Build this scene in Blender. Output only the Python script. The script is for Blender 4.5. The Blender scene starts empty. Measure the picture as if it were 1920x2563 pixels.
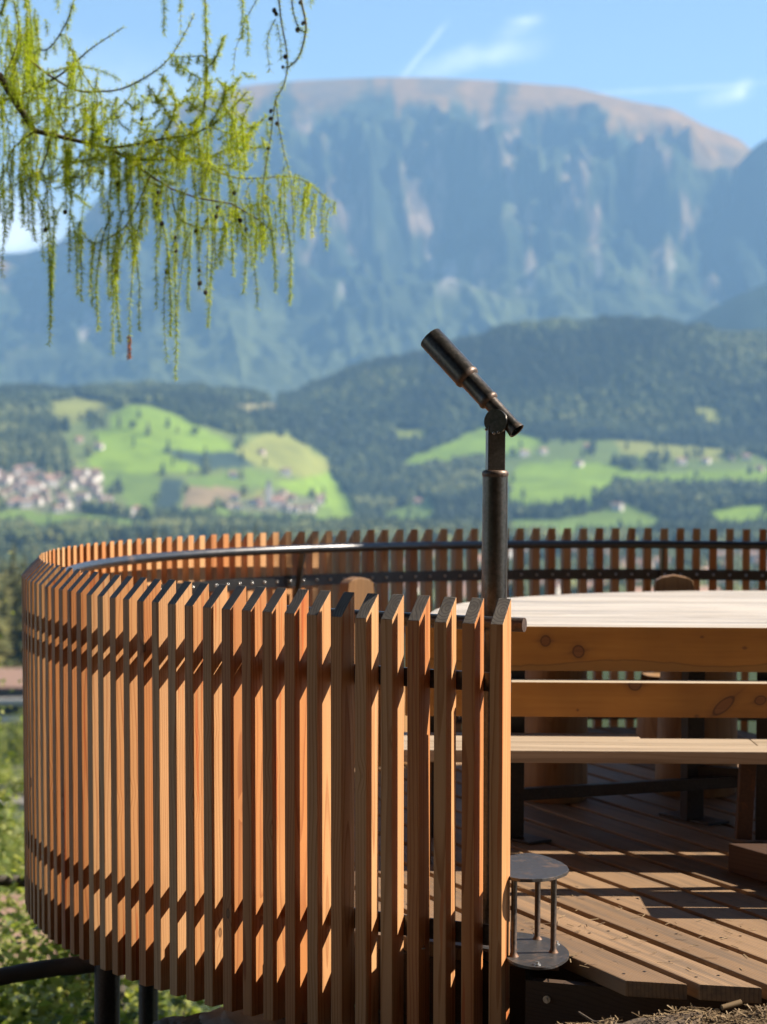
import bpy, bmesh, math, random
import numpy as np
from mathutils import Vector, Matrix

R = math.radians
rng = np.random.default_rng(7)
random.seed(7)
scene = bpy.context.scene
COL = scene.collection

# ------------------------------------------------------------------ camera
F_PX = 5649.2            # focal length in photo pixels (1920 wide)
PITCH, ROLL, HC = 0.03123, 0.0064, 1.5
cam_d = bpy.data.cameras.new('camera')
cam = bpy.data.objects.new('camera', cam_d)
COL.objects.link(cam)
cam_d.sensor_fit = 'HORIZONTAL'
cam_d.sensor_width = 24.0
cam_d.lens = F_PX / 1920 * 24.0
cam_d.clip_start, cam_d.clip_end = 0.1, 60000
cam_d.dof.use_dof = True
cam_d.dof.focus_distance = 6.65
cam_d.dof.aperture_fstop = 3.1
cam_d.dof.aperture_blades = 9
cam.matrix_world = Matrix.Translation((0, 0, HC)) @ Matrix.Rotation(math.pi / 2 - PITCH, 4, 'X') @ Matrix.Rotation(ROLL, 4, 'Z')
scene.camera = cam

# ------------------------------------------------------------------ light
SUN_AZ, SUN_EL = 6.5, 40.0           # degrees: from +x towards +y, above the horizon
SKY_STRENGTH = 0.0505
sun_d = bpy.data.lights.new('sun', 'SUN')
sun_d.energy = 5.0
sun_d.angle = R(0.5)
sun_d.color = (1.0, 0.9, 0.76)
sun = bpy.data.objects.new('sun', sun_d)
COL.objects.link(sun)
sdir = Vector((math.cos(R(SUN_AZ)) * math.cos(R(SUN_EL)), math.sin(R(SUN_AZ)) * math.cos(R(SUN_EL)), math.sin(R(SUN_EL))))
sun.rotation_euler = sdir.to_track_quat('Z', 'Y').to_euler()
sun.location = sdir * 30
scene.view_settings.view_transform = 'Standard'
scene.view_settings.look = 'None'
scene.view_settings.exposure = 1.5
scene.view_settings.gamma = 1.0
scene.cycles.use_denoising = True
scene.cycles.volume_bounces = 1
scene.cycles.max_bounces = 8
scene.cycles.sample_clamp_indirect = 6.0

def ray(px, py):
    x = px - 960; v = py - 1281.5
    c, s = math.cos(ROLL), math.sin(ROLL)
    u = x * c + v * s; v = -x * s + v * c
    c, s = math.cos(PITCH), math.sin(PITCH)
    d2 = -v / F_PX
    return np.array([u / F_PX, c + d2 * s, -s + d2 * c])
def az_el(px, py):
    d = ray(px, py)
    return math.atan2(d[0], d[1]), math.atan2(d[2], math.hypot(d[0], d[1]))
def aty(px, py, y):
    d = ray(px, py); k = y / d[1]
    return Vector(d * k + np.array([0, 0, HC]))
def atz(px, py, z):
    d = ray(px, py); k = (z - HC) / d[2]
    return Vector(d * k + np.array([0, 0, HC]))

# ------------------------------------------------------------------ node helper
class NT:
    def __init__(s, tree): s.t = tree; s.n = tree.nodes; s.l = tree.links
    def add(s, typ, **kw):
        n = s.n.new(typ)
        for k, v in kw.items(): setattr(n, k, v)
        return n
    def put(s, sock, v):
        if isinstance(v, bpy.types.NodeSocket): s.l.new(v, sock)
        elif isinstance(v, (int, float)) and hasattr(sock, 'default_value') and not isinstance(sock.default_value, (int, float)):
            sock.default_value = [v] * len(sock.default_value)
        else:
            if isinstance(v, tuple) and sock.type == 'RGBA' and len(v) == 3: v = (*v, 1)
            sock.default_value = v
    def m(s, op, a, b=0.0, c=0.0, clamp=False):
        n = s.add('ShaderNodeMath', operation=op); n.use_clamp = clamp
        for i, v in enumerate((a, b, c)): s.put(n.inputs[i], v)
        return n.outputs[0]
    def vm(s, op, a, b=(0, 0, 0)):
        n = s.add('ShaderNodeVectorMath', operation=op)
        s.put(n.inputs[0], a); s.put(n.inputs[1], b)
        return n.outputs['Value'] if op in ('LENGTH', 'DOT_PRODUCT') else n.outputs[0]
    def noise(s, vec, scale=5.0, detail=2.0, rough=0.5, dist=0.0, col=False):
        n = s.add('ShaderNodeTexNoise')
        s.put(n.inputs['Vector'], vec); s.put(n.inputs['Scale'], scale); s.put(n.inputs['Detail'], detail)
        s.put(n.inputs['Roughness'], rough); s.put(n.inputs['Distortion'], dist)
        return n.outputs['Color' if col else 'Fac']
    def ramp(s, fac, stops):
        n = s.add('ShaderNodeValToRGB'); cr = n.color_ramp
        while len(cr.elements) > 1: cr.elements.remove(cr.elements[-1])
        for i, (p, c) in enumerate(stops):
            e = cr.elements[0] if i == 0 else cr.elements.new(p)
            e.position = p
            e.color = (c, c, c, 1) if isinstance(c, (int, float)) else (*c, 1)
        s.put(n.inputs[0], fac)
        return n.outputs[0]
    def mix(s, fac, a, b, mode='MIX'):
        n = s.add('ShaderNodeMix', data_type='RGBA', blend_type=mode)
        s.put(n.inputs[0], fac); s.put(n.inputs[6], a); s.put(n.inputs[7], b)
        return n.outputs[2]
    def mapr(s, v, a, b, c=0.0, d=1.0, smooth=False):
        n = s.add('ShaderNodeMapRange', interpolation_type='SMOOTHSTEP' if smooth else 'LINEAR')
        for i, x in enumerate((v, a, b, c, d)): s.put(n.inputs[i], x)
        return n.outputs[0]
    def attr(s, name):
        return s.add('ShaderNodeAttribute', attribute_name=name)

# ------------------------------------------------------------------ sky
world = bpy.data.worlds.new('World'); scene.world = world
world.use_nodes = True
W = NT(world.node_tree); W.n.clear()
sky = W.add('ShaderNodeTexSky', sky_type='NISHITA')
sky.sun_disc = False
sky.sun_elevation = R(SUN_EL)
sky.sun_rotation = R(90 - SUN_AZ)
sky.altitude = 1000; sky.air_density = 1.0; sky.dust_density = 0.4; sky.ozone_density = 2.0
tcw = W.add('ShaderNodeTexCoord').outputs['Generated']
sp = W.add('ShaderNodeSeparateXYZ'); W.put(sp.inputs[0], tcw)
azn = W.m('ARCTAN2', sp.outputs[0], sp.outputs[1])
eln = W.m('ARCSINE', sp.outputs[2])
comb = W.add('ShaderNodeCombineXYZ'); W.put(comb.inputs[0], azn); W.put(comb.inputs[1], eln)
ae = comb.outputs[0]
def streak(p0, p1, w0, strength, nscale=60, soft=0.35, rough=0.5):
    a0, e0 = az_el(*p0); a1, e1 = az_el(*p1)
    L = math.hypot(a1 - a0, e1 - e0); dx, dy = (a1 - a0) / L, (e1 - e0) / L
    wob = W.m('MULTIPLY', W.m('SUBTRACT', W.noise(ae, nscale, 4, .6), .5), w0 * 1.2)
    ra = W.m('SUBTRACT', azn, a0); re = W.m('SUBTRACT', eln, e0)
    t = W.m('ADD', W.m('MULTIPLY', ra, dx / L), W.m('MULTIPLY', re, dy / L))
    s_ = W.m('ADD', W.m('ADD', W.m('MULTIPLY', ra, -dy), W.m('MULTIPLY', re, dx)), wob)
    across = W.mapr(W.m('ABSOLUTE', s_), 0.0, w0, 1.0, 0.0, True)
    along = W.m('MULTIPLY', W.mapr(t, -soft, soft, 0, 1, True), W.mapr(t, 1 - soft, 1 + soft, 1, 0, True))
    tex = W.mapr(W.noise(ae, nscale * 1.7, 5, rough + .1), .3, .7, .35, 1.0)
    return W.m('MULTIPLY', W.m('MULTIPLY', W.m('MULTIPLY', across, along), tex), strength)
K = 1.1587
streaks = [
    streak((1003, 198), (1112, 66), .0019, .50, 120, .2),
    streak((1060, 178), (1320, 118), .0075, .62, 38, .35, .6),
    streak((1250, 100), (1345, 50), .0060, .32, 55, .4, .6),
    streak((1275, 55), (1345, 48), .0032, .42, 90, .4),
    streak((1480, 234), (1905, 208), .0020, .34, 60, .25),
    streak((1760, 255), (1872, 225), .0055, .45, 60, .3),
    streak((1845, 245), (1872, 200), .0042, .5, 80, .35),
    streak((-300, 610), (150, 560), .026, 1.1, 30, .15),
    streak((-300, 150), (700, 300), .030, .30, 25, .3),
]
acc = streaks[0]
for s_ in streaks[1:]: acc = W.m('ADD', acc, s_)
acc = W.m('MINIMUM', acc, 0.92)
skyc = W.mix(acc, sky.outputs[0], (11.0, 11.4, 11.8))
bg = W.add('ShaderNodeBackground'); W.put(bg.inputs[0], skyc); bg.inputs[1].default_value = SKY_STRENGTH
wo = W.add('ShaderNodeOutputWorld'); W.l.new(bg.outputs[0], wo.inputs[0])

# ------------------------------------------------------------------ materials
ALB = .70
def al(c, k=None): return tuple(x * (ALB if k is None else k) for x in c)
def new_mat(name):
    m = bpy.data.materials.new(name); m.use_nodes = True
    t = NT(m.node_tree); t.n.clear()
    out = t.add('ShaderNodeOutputMaterial'); b = t.add('ShaderNodeBsdfPrincipled')
    t.l.new(b.outputs[0], out.inputs[0])
    t.b = b; t.out = out; t.mat = m
    return t
def bump(t, h, dist=0.002, strength=0.5):
    n = t.add('ShaderNodeBump'); t.put(n.inputs['Height'], h)
    n.inputs['Distance'].default_value = dist; n.inputs['Strength'].default_value = strength
    t.l.new(n.outputs[0], t.b.inputs['Normal'])

def wood(name, light, dark, freq=170, contrast=.5, grey=0.0, greycol=(.2, .17, .14), knots=1.0, rough=.6, hue=.35, endgrey=False, knot_scale=5.0, knot_r=.07, pith=.05, bvar=.13, blotk=.7, kthr=.5, resin=0.0):
    light, dark, greycol = al(light), al(dark), al(greycol)
    t = new_mat(name)
    co = t.attr('wco').outputs['Vector']
    rnd = t.add('ShaderNodeObjectInfo').outputs['Random']
    off = t.add('ShaderNodeCombineXYZ')
    t.put(off.inputs[0], 0.0); t.put(off.inputs[1], 0.0); t.put(off.inputs[2], t.m('MULTIPLY', rnd, 37.0))
    co = t.vm('ADD', co, off.outputs[0])
    # knots: sparse cells along the grain
    vk = t.add('ShaderNodeTexVoronoi'); t.put(vk.inputs['Vector'], t.vm('MULTIPLY', co, (2.2, 2.2, 1.0))); vk.inputs['Scale'].default_value = knot_scale
    kd = vk.outputs['Distance']
    kn_on = t.m('GREATER_THAN', t.add('ShaderNodeSeparateColor').outputs[0], .5)
    sc = kn_on.node.inputs[0].links[0].from_node; t.put(sc.inputs[0], vk.outputs['Color']); kn_on.node.inputs[1].default_value = kthr
    kfield = t.m('MULTIPLY', t.mapr(kd, 0, knot_r * 3.2, 1, 0, True), kn_on)
    # growth rings around a pith that wanders with height
    wob = t.noise(t.vm('MULTIPLY', co, (4, 4, .9)), 1.0, 2, .5, 0, True)
    wob = t.vm('MULTIPLY', t.vm('SUBTRACT', wob, (.5, .5, .5)), (.05, .05, 0))
    p = t.vm('ADD', t.vm('MULTIPLY', co, (1, 1, 0)), wob)
    pofs = t.add('ShaderNodeCombineXYZ')
    t.put(pofs.inputs[0], t.m('MULTIPLY', t.m('SUBTRACT', t.m('FRACT', t.m('MULTIPLY', rnd, 13.7)), .5), pith * 2.4))
    t.put(pofs.inputs[1], t.m('ADD', t.m('MULTIPLY', t.m('FRACT', t.m('MULTIPLY', rnd, 5.3)), pith), pith * .5))
    d = t.vm('LENGTH', t.vm('ADD', p, pofs.outputs[0]))
    d = t.m('ADD', d, t.m('MULTIPLY', kfield, .012))
    ringf = t.m('FRACT', t.m('MULTIPLY', d, freq))
    ring = t.ramp(ringf, [(0, .0), (.62, .25), (.88, 1.0), (.97, .75), (1, .0)])
    fib = t.noise(t.vm('MULTIPLY', co, (420, 420, 9)), 1.0, 3, .6)
    blot = t.noise(t.vm('MULTIPLY', co, (9, 9, 1.6)), 1.0, 3, .55)
    v = t.m('ADD', t.m('MULTIPLY', ring, contrast), t.m('MULTIPLY', t.m('SUBTRACT', fib, .5), .55))
    v = t.m('ADD', v, t.m('MULTIPLY', t.m('SUBTRACT', blot, .5), blotk), clamp=True)
    c = t.mix(v, light, dark)
    # board to board variation
    tone = t.ramp(t.m('FRACT', t.m('MULTIPLY', rnd, 91.3)), [(0, (1.10, 1.18, 1.32)), (.3, (1.04, 1.06, 1.1)), (.6, (1.0, .90, .80)), (.82, (.96, .76, .60)), (1, (.80, .66, .56))])
    c = t.mix(hue, c, t.mix(1.0, c, tone, 'MULTIPLY'))
    br = t.attr('rnd').outputs['Fac']
    c = t.mix(1.0, c, t.ramp(br, [(0, (1 - bvar, 1 - bvar * 1.12, 1 - bvar * 1.25)), (1, (1 + bvar, 1 + bvar, 1 + bvar))]), 'MULTIPLY')
    if grey > 0:
        g = t.noise(t.vm('MULTIPLY', co, (26, 26, .9)), 1.0, 5, .65)
        c = t.mix(t.m('MULTIPLY', t.mapr(g, .44, .66, 0, 1, True), grey), c, greycol)
    if resin > 0:
        rs = t.noise(t.vm('MULTIPLY', co, (34, 34, 1.1)), 1.0, 3, .5, .4)
        c = t.mix(t.m('MULTIPLY', t.mapr(rs, .63, .69, 0, 1, True), resin), c, t.mix(1.0, c, (.92, .52, .30), 'MULTIPLY'))
        ck = t.noise(t.vm('MULTIPLY', co, (160, 160, 1.6)), 1.0, 2, .5)
        c = t.mix(t.mapr(ck, .74, .77, 0, .75), c, tuple(.2 * x for x in dark))
    if endgrey:
        geo = t.add('ShaderNodeNewGeometry')
        sz = t.add('ShaderNodeSeparateXYZ'); t.put(sz.inputs[0], geo.outputs['Normal'])
        up = t.mapr(sz.outputs[2], .45, .7, 0, 1)
        eg = t.mix(t.mapr(ring, 0, 1, .0, .75), (.23, .21, .185), (.05, .045, .04))
        eg = t.mix(t.mapr(t.noise(t.vm('MULTIPLY', co, (30, 30, 30)), 1, 3, .6), .35, .7, 0, .7), eg, (.11, .10, .09))
        c = t.mix(up, c, eg)
    km = t.m('MULTIPLY', t.m('MULTIPLY', t.mapr(kd, knot_r * .55, knot_r, 1, 0, True), kn_on), knots)
    kring = t.mapr(t.m('ABSOLUTE', t.m('SUBTRACT', kd, knot_r * .72)), 0, knot_r * .28, 1, 0, True)
    kc = t.mix(kring, tuple(.55 * (a + b) / 2 for a, b in zip(light, dark)), tuple(.25 * x for x in dark))
    c = t.mix(km, c, kc)
    t.put(t.b.inputs['Base Color'], c)
    t.put(t.b.inputs['Roughness'], t.mapr(v, 0, 1, rough - .06, rough + .12))
    t.b.inputs['Specular IOR Level'].default_value = .35
    bump(t, t.m('ADD', t.m('MULTIPLY', ring, .6), fib), .0012, .35)
    return t.mat

def pine_board(name, knots, band=None, light=(.50, .225, .045), dark=(.35, .135, .022), pale=(.66, .55, .42)):
    """broad smooth board, knots given as (x, z, rx, rz, tilt) in the bench's own space"""
    light, dark, pale = al(light), al(dark), al(pale)
    t = new_mat(name)
    oc_ = t.add('ShaderNodeTexCoord').outputs['Object']
    sx = t.add('ShaderNodeSeparateXYZ'); t.put(sx.inputs[0], oc_)
    X, Z = sx.outputs[0], sx.outputs[2]
    wob = t.m('MULTIPLY', t.m('SUBTRACT', t.noise(oc_, 9, 3, .6), .5), .02)
    Zw = t.m('ADD', Z, wob)
    field = None; core = None; rim = None
    for x0, z0, rx, rz, tl in knots:
        dx = t.m('SUBTRACT', X, x0); dz = t.m('SUBTRACT', t.m('ADD', Z, t.m('MULTIPLY', wob, .25)), z0)
        c, s_ = math.cos(tl), math.sin(tl)
        u = t.m('DIVIDE', t.m('ADD', t.m('MULTIPLY', dx, c), t.m('MULTIPLY', dz, s_)), rx)
        v = t.m('DIVIDE', t.m('SUBTRACT', t.m('MULTIPLY', dz, c), t.m('MULTIPLY', dx, s_)), rz)
        d = t.m('SQRT', t.m('ADD', t.m('MULTIPLY', u, u), t.m('MULTIPLY', v, v)))
        wing = t.m('MULTIPLY', t.mapr(t.m('ABSOLUTE', u), 1, 3.6, 1, 0, True), t.mapr(t.m('ABSOLUTE', v), 0, .45, 1, 0, True))
        r_ = t.mapr(t.m('ABSOLUTE', t.m('SUBTRACT', d, .93)), .03, .2, 1, 0, True)
        k_ = t.mapr(d, .85, 1.0, 1, 0, True)
        f_ = t.m('ADD', t.mapr(d, .9, 2.2, .5, 0, True), t.m('MULTIPLY', wing, .55))
        field = f_ if field is None else t.m('MAXIMUM', field, f_)
        core = k_ if core is None else t.m('MAXIMUM', core, k_)
        rim = r_ if rim is None else t.m('MAXIMUM', rim, r_)
    gr = t.noise(t.vm('MULTIPLY', oc_, (2.0, 20, 42)), 1, 5, .6)
    fine = t.noise(t.vm('MULTIPLY', oc_, (7, 200, 260)), 1, 3, .6)
    g = t.m('ADD', t.mapr(gr, .3, .75), t.m('MULTIPLY', t.m('SUBTRACT', fine, .5), .5), clamp=True)
    c = t.mix(t.m('MULTIPLY', g, .7), light, dark)
    bl = t.noise(oc_, 3.2, 3, .5)
    c = t.mix(1, c, t.ramp(bl, [(.3, (.78, .76, .74)), (.7, (1.15, 1.13, 1.08))]), 'MULTIPLY')
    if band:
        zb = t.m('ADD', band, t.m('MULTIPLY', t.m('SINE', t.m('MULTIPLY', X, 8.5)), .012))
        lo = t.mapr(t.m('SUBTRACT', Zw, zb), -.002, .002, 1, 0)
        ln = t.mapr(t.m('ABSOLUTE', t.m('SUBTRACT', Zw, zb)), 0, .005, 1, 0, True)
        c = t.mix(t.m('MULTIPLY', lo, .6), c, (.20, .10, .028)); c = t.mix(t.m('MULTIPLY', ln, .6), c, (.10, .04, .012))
    c = t.mix(t.m('MULTIPLY', field, .75), c, (.14, .055, .018))
    c = t.mix(t.m('MULTIPLY', core, .9), c, t.mix(t.mapr(fine, .3, .7), (.11, .04, .014), (.20, .08, .026))); c = t.mix(t.m('MULTIPLY', rim, .8), c, (.055, .02, .008))
    geo = t.add('ShaderNodeNewGeometry'); sz = t.add('ShaderNodeSeparateXYZ'); t.put(sz.inputs[0], geo.outputs['Normal'])
    c = t.mix(t.mapr(sz.outputs[2], .5, .8), c, pale)
    t.put(t.b.inputs['Base Color'], c); t.b.inputs['Roughness'].default_value = .5; t.b.inputs['Specular IOR Level'].default_value = .35
    bump(t, t.m('ADD', fine, t.m('MULTIPLY', rim, -.8)), .001, .4)
    return t.mat

def metal(name, base, rust=.3, rough=.42, metallic=.8, rustcol=(.13, .055, .02), scale=14):
    t = new_mat(name)
    co = t.add('ShaderNodeTexCoord').outputs['Object']
    n1 = t.noise(co, scale, 5, .62); n2 = t.noise(co, scale * 7, 4, .6)
    rm = t.m('MULTIPLY', t.mapr(t.m('ADD', n1, t.m('MULTIPLY', t.m('SUBTRACT', n2, .5), .35)), .52, .68, 0, 1, True), rust)
    at = t.attr('rust').outputs['Fac']
    rm = t.m('MAXIMUM', rm, t.m('MULTIPLY', at, t.mapr(n2, .32, .6, .35, 1)), clamp=True)
    b2 = t.mix(t.mapr(n2, .3, .7), tuple(.75 * x for x in base), tuple(1.25 * x for x in base))
    rc = t.mix(n2, tuple(.6 * x for x in rustcol), tuple(1.5 * x for x in rustcol))
    t.put(t.b.inputs['Base Color'], t.mix(rm, b2, rc))
    t.put(t.b.inputs['Metallic'], t.mapr(rm, 0, 1, metallic, .1))
    t.put(t.b.inputs['Roughness'], t.mapr(t.m('ADD', rm, t.m('MULTIPLY', n1, .3)), 0, 1, rough - .05, rough + .35))
    bump(t, n2, .0008, .4)
    return t.mat

def leafy(name, cols, rough=.7, trans=.0, attr='rnd', var=.12, vs=.2):
    t = new_mat(name)
    a = t.attr(attr).outputs['Fac']
    stops = [(i / (len(cols) - 1), c) for i, c in enumerate(cols)]
    c = t.ramp(a, stops)
    t.put(t.b.inputs['Base Color'], c)
    t.b.inputs['Roughness'].default_value = rough
    t.b.inputs['Specular IOR Level'].default_value = .25
    if trans > 0:
        tr = t.add('ShaderNodeBsdfTranslucent'); t.put(tr.inputs[0], t.mix(1, c, (1.25, 1.2, .6), 'MULTIPLY'))
        mx = t.add('ShaderNodeMixShader'); mx.inputs[0].default_value = trans
        t.l.new(t.b.outputs[0], mx.inputs[1]); t.l.new(tr.outputs[0], mx.inputs[2]); t.l.new(mx.outputs[0], t.out.inputs[0])
    return t.mat

def plain(name, col, rough=.7, var=.25, scale=3.0, metallic=0.0):
    col = al(col)
    t = new_mat(name)
    co = t.add('ShaderNodeTexCoord').outputs['Object']
    n = t.noise(co, scale, 5, .6)
    rnd = t.add('ShaderNodeObjectInfo').outputs['Random']
    c = t.mix(n, tuple(x * (1 - var) for x in col), tuple(min(1, x * (1 + var)) for x in col))
    c = t.mix(1, c, t.ramp(rnd, [(0, (.8, .8, .8)), (1, (1.15, 1.12, 1.08))]), 'MULTIPLY')
    t.put(t.b.inputs['Base Color'], c); t.b.inputs['Roughness'].default_value = rough
    t.b.inputs['Metallic'].default_value = metallic
    bump(t, n, .004, .3)
    return t.mat

M = {}
M['slat'] = wood('larch_slat_wood', (.68, .36, .15), (.44, .18, .058), freq=115, contrast=.85, endgrey=True, hue=1.0, knot_scale=3.9, knot_r=.085, blotk=1.0, kthr=.36, resin=.8)
M['deck'] = wood('deck_board_wood', (.345, .225, .13), (.17, .102, .055), freq=95, contrast=.7, grey=.6, greycol=(.13, .098, .072), hue=.3, knots=.8, rough=.68, bvar=.26, blotk=1.2)
M['seat'] = wood('pale_weathered_seat_wood', (.62, .49, .36), (.40, .29, .19), freq=80, contrast=.5, grey=.7, greycol=(.29, .215, .15), knots=.9, rough=.5, hue=.1, bvar=.15, blotk=1.0)
M['table'] = wood('pale_weathered_table_wood', (.82, .71, .57), (.50, .41, .31), freq=70, contrast=.5, grey=.9, greycol=(.27, .225, .19), knots=.7, rough=.4, bvar=.16, blotk=1.1, hue=.1)
M['board2'] = wood('plain_pine_board', (.50, .235, .05), (.36, .14, .025), freq=60, contrast=.3, knots=.95, knot_scale=3.0, knot_r=.11, rough=.55, hue=.1, pith=.12)
M['beam'] = wood('reddish_beam_wood', (.085, .042, .024), (.05, .025, .015), freq=90, contrast=.5, rough=.7)
M['log'] = wood('debarked_log_wood', (.42, .235, .10), (.22, .10, .035), freq=80, contrast=.4, grey=.3, greycol=(.14, .09, .05), knots=.8, rough=.6, pith=.02)
M['rail_wood'] = wood('grey_round_rail_wood', (.13, .115, .095), (.07, .06, .05), freq=120, contrast=.4, knots=.8, rough=.75, pith=.01)
M['fascia'] = wood('dark_fascia_wood', (.09, .055, .035), (.05, .03, .02), contrast=.4, rough=.75)
M['steel'] = metal('dark_bare_steel', (.105, .099, .092), rust=.12, rough=.30, metallic=.95)
M['black_steel'] = metal('black_railing_steel', (.085, .085, .088), rust=.06, rough=.30, metallic=.85)
M['leg_steel'] = metal('dark_leg_steel', (.03, .027, .026), rust=.1, rough=.45, metallic=.6)
M['plate'] = metal('mill_scale_plate', (.085, .08, .078), rust=.38, rough=.42, scale=17, metallic=.65)
M['rust_leg'] = metal('rusty_leg_steel', (.06, .03, .018), rust=.6, rough=.6, metallic=.3)
M['bolt'] = metal('zinc_bolt', (.55, .55, .54), rust=.1, rough=.3, metallic=.95)
M['screw'] = metal('dark_screw', (.03, .028, .026), rust=.1, rough=.5)
M['needles'] = leafy('larch_needles', [(.13, .205, .012), (.29, .39, .02), (.43, .51, .03), (.52, .52, .05)], .5, .55)
M['needles_red'] = leafy('dried_larch_needles', [(.35, .12, .05), (.5, .2, .1)], .6, .35)
M['twig'] = plain('larch_twig_bark', (.12, .085, .06), .85, .4, 40)
M['bark'] = plain('larch_bark', (.11, .085, .065), .9, .5, 12)
M['cone'] = plain('larch_cone', (.045, .028, .018), .8, .4, 60)
M['bush'] = leafy('hazel_leaves', [(.05, .08, .016), (.15, .20, .038), (.30, .33, .09), (.42, .42, .16)], .45, .5)
M['stone'] = plain('pale_limestone', (.36, .33, .29), .85, .35, 18)
M['straw'] = leafy('dry_larch_litter', [(.08, .047, .022), (.16, .105, .052), (.27, .19, .105)], .7)

def soil_mat():
    t = new_mat('forest_soil')
    co = t.add('ShaderNodeTexCoord').outputs['Object']
    n = t.noise(co, 3, 6, .65); n2 = t.noise(co, 40, 4, .65)
    dirt = t.mix(n2, (.05, .033, .022), (.15, .10, .06))
    grass = t.mix(n2, (.022, .034, .01), (.075, .09, .024))
    sy = t.add('ShaderNodeSeparateXYZ'); t.put(sy.inputs[0], co)
    g = t.m('MULTIPLY', t.mapr(sy.outputs[1], 7.2, 9.5), t.mapr(n, .4, .55, .95, 1))
    t.put(t.b.inputs['Base Color'], t.mix(g, dirt, grass)); t.b.inputs['Roughness'].default_value = .95
    bump(t, n2, .02, .8)
    return t.mat
M['soil'] = soil_mat()

# ------------------------------------------------------------------ mesh builders
class MB:
    """collects shapes and links them as one mesh object"""
    def __init__(s): s.v = []; s.f = []; s.w = []; s.r = []; s.mi = []; s.ru = []; s.sm = []
    def add(s, verts, faces, wco=None, rnd=.5, mi=0, rust=None, smooth=False):
        b = len(s.v)
        s.v += [tuple(p) for p in verts]
        s.w += [tuple(p) for p in (wco if wco is not None else verts)]
        s.r += [rnd] * len(verts)
        s.ru += list(rust) if rust is not None else [0.0] * len(verts)
        s.f += [tuple(b + i for i in f) for f in faces]
        s.mi += [mi] * len(faces); s.sm += [smooth] * len(faces)
    def prism(s, poly, z0, z1, mat=None, bev=0.0, seed=None, grain=2, mi=0, rnd=None, ztop=None):
        """poly: list of (x,y) CCW; ztop: optional per-corner top heights; bev: small chamfer; grain: local axis of the wood grain"""
        bm = bmesh.new()
        zt = ztop or [z1] * len(poly)
        lo = [bm.verts.new((x, y, z0)) for x, y in poly]
        hi = [bm.verts.new((x, y, zt[i])) for i, (x, y) in enumerate(poly)]
        n = len(poly)
        bm.faces.new(lo[::-1]); bm.faces.new(hi)
        for i in range(n): bm.faces.new((lo[i], lo[(i + 1) % n], hi[(i + 1) % n], hi[i]))
        if bev > 0: bmesh.ops.bevel(bm, geom=bm.edges[:], offset=bev, segments=2, profile=.6, affect='EDGES', clamp_overlap=True)
        bm.verts.index_update()
        vs = [v.co.copy() for v in bm.verts]; fs = [[v.index for v in f.verts] for f in bm.faces]
        bm.free()
        o = Vector((random.uniform(-.1, .1), random.uniform(0, .1), random.uniform(-60, 60))) if seed is not None else Vector((0, 0, 0))
        perm = {2: (0, 1, 2), 0: (1, 2, 0), 1: (0, 2, 1)}[grain]
        w = [Vector((v[perm[0]], v[perm[1]], v[perm[2]])) + o for v in vs]
        if mat is not None: vs = [mat @ v for v in vs]
        s.add(vs, fs, w, random.random() if rnd is None else rnd, mi)
    def box(s, size, mat=None, bev=.003, grain=2, seed=1, mi=0, rnd=None):
        x, y, z = (k / 2 for k in size)
        s.prism([(-x, -y), (x, -y), (x, y), (-x, y)], -z, z, mat, bev, seed, grain, mi, rnd)
    def tube(s, pts, rad, n=12, caps=True, mi=0, rust=None, closed=False, rnd=.5):
        pts = [Vector(p) for p in pts]
        rads = rad if isinstance(rad, (list, tuple)) else [rad] * len(pts)
        up = Vector((0, 0, 1)); vs = []; ru = []; ws = []
        prev = None; ln = 0
        for i, p in enumerate(pts):
            t = (pts[min(i + 1, len(pts) - 1)] - pts[max(i - 1, 0)])
            t = t.normalized() if t.length > 1e-9 else Vector((0, 0, 1))
            if prev is None:
                a = t.cross(up)
                if a.length < .05: a = t.cross(Vector((0, 1, 0)))
                a.normalize()
            else:
                a = prev - t * prev.dot(t); a.normalize()
            prev = a; b = t.cross(a)
            if i: ln += (pts[i] - pts[i - 1]).length
            for k in range(n):
                q = 2 * math.pi * k / n
                vs.append(p + (a * math.cos(q) + b * math.sin(q)) * rads[i])
                ws.append((math.cos(q) * rads[i], math.sin(q) * rads[i], ln))
                ru.append(rust[i] if rust else 0.0)
        fs = []
        for i in range(len(pts) - 1):
            for k in range(n):
                fs.append((i * n + k, i * n + (k + 1) % n, (i + 1) * n + (k + 1) % n, (i + 1) * n + k))
        s.add(vs, fs, ws, rnd, mi, ru, True)
        if caps:
            m_ = len(pts) - 1
            s.add(vs[:n], [tuple(range(n))[::-1]], ws[:n], rnd, mi, ru[:n]); s.add(vs[m_ * n:], [tuple(range(n))], ws[m_ * n:], rnd, mi, ru[m_ * n:])
    def build(s, name, mats, parent=None, loc=None):
        me = bpy.data.meshes.new(name)
        me.from_pydata(s.v, [], s.f)
        n = len(s.v)
        a = me.attributes.new('wco', 'FLOAT_VECTOR', 'POINT'); a.data.foreach_set('vector', np.array(s.w, dtype=np.float32).ravel())
        a = me.attributes.new('rnd', 'FLOAT', 'POINT'); a.data.foreach_set('value', np.array(s.r, dtype=np.float32))
        a = me.attributes.new('rust', 'FLOAT', 'POINT'); a.data.foreach_set('value', np.array(s.ru, dtype=np.float32))
        me.polygons.foreach_set('material_index', s.mi); me.polygons.foreach_set('use_smooth', s.sm)
        for m in (mats if isinstance(mats, (list, tuple)) else [mats]): me.materials.append(m)
        me.update()
        return link(name, me, parent, loc)
def link(name, me, parent=None, loc=None):
    o = bpy.data.objects.new(name, me); COL.objects.link(o)
    if parent is not None: o.parent = parent
    if loc is not None: o.location = loc
    return o
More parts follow.
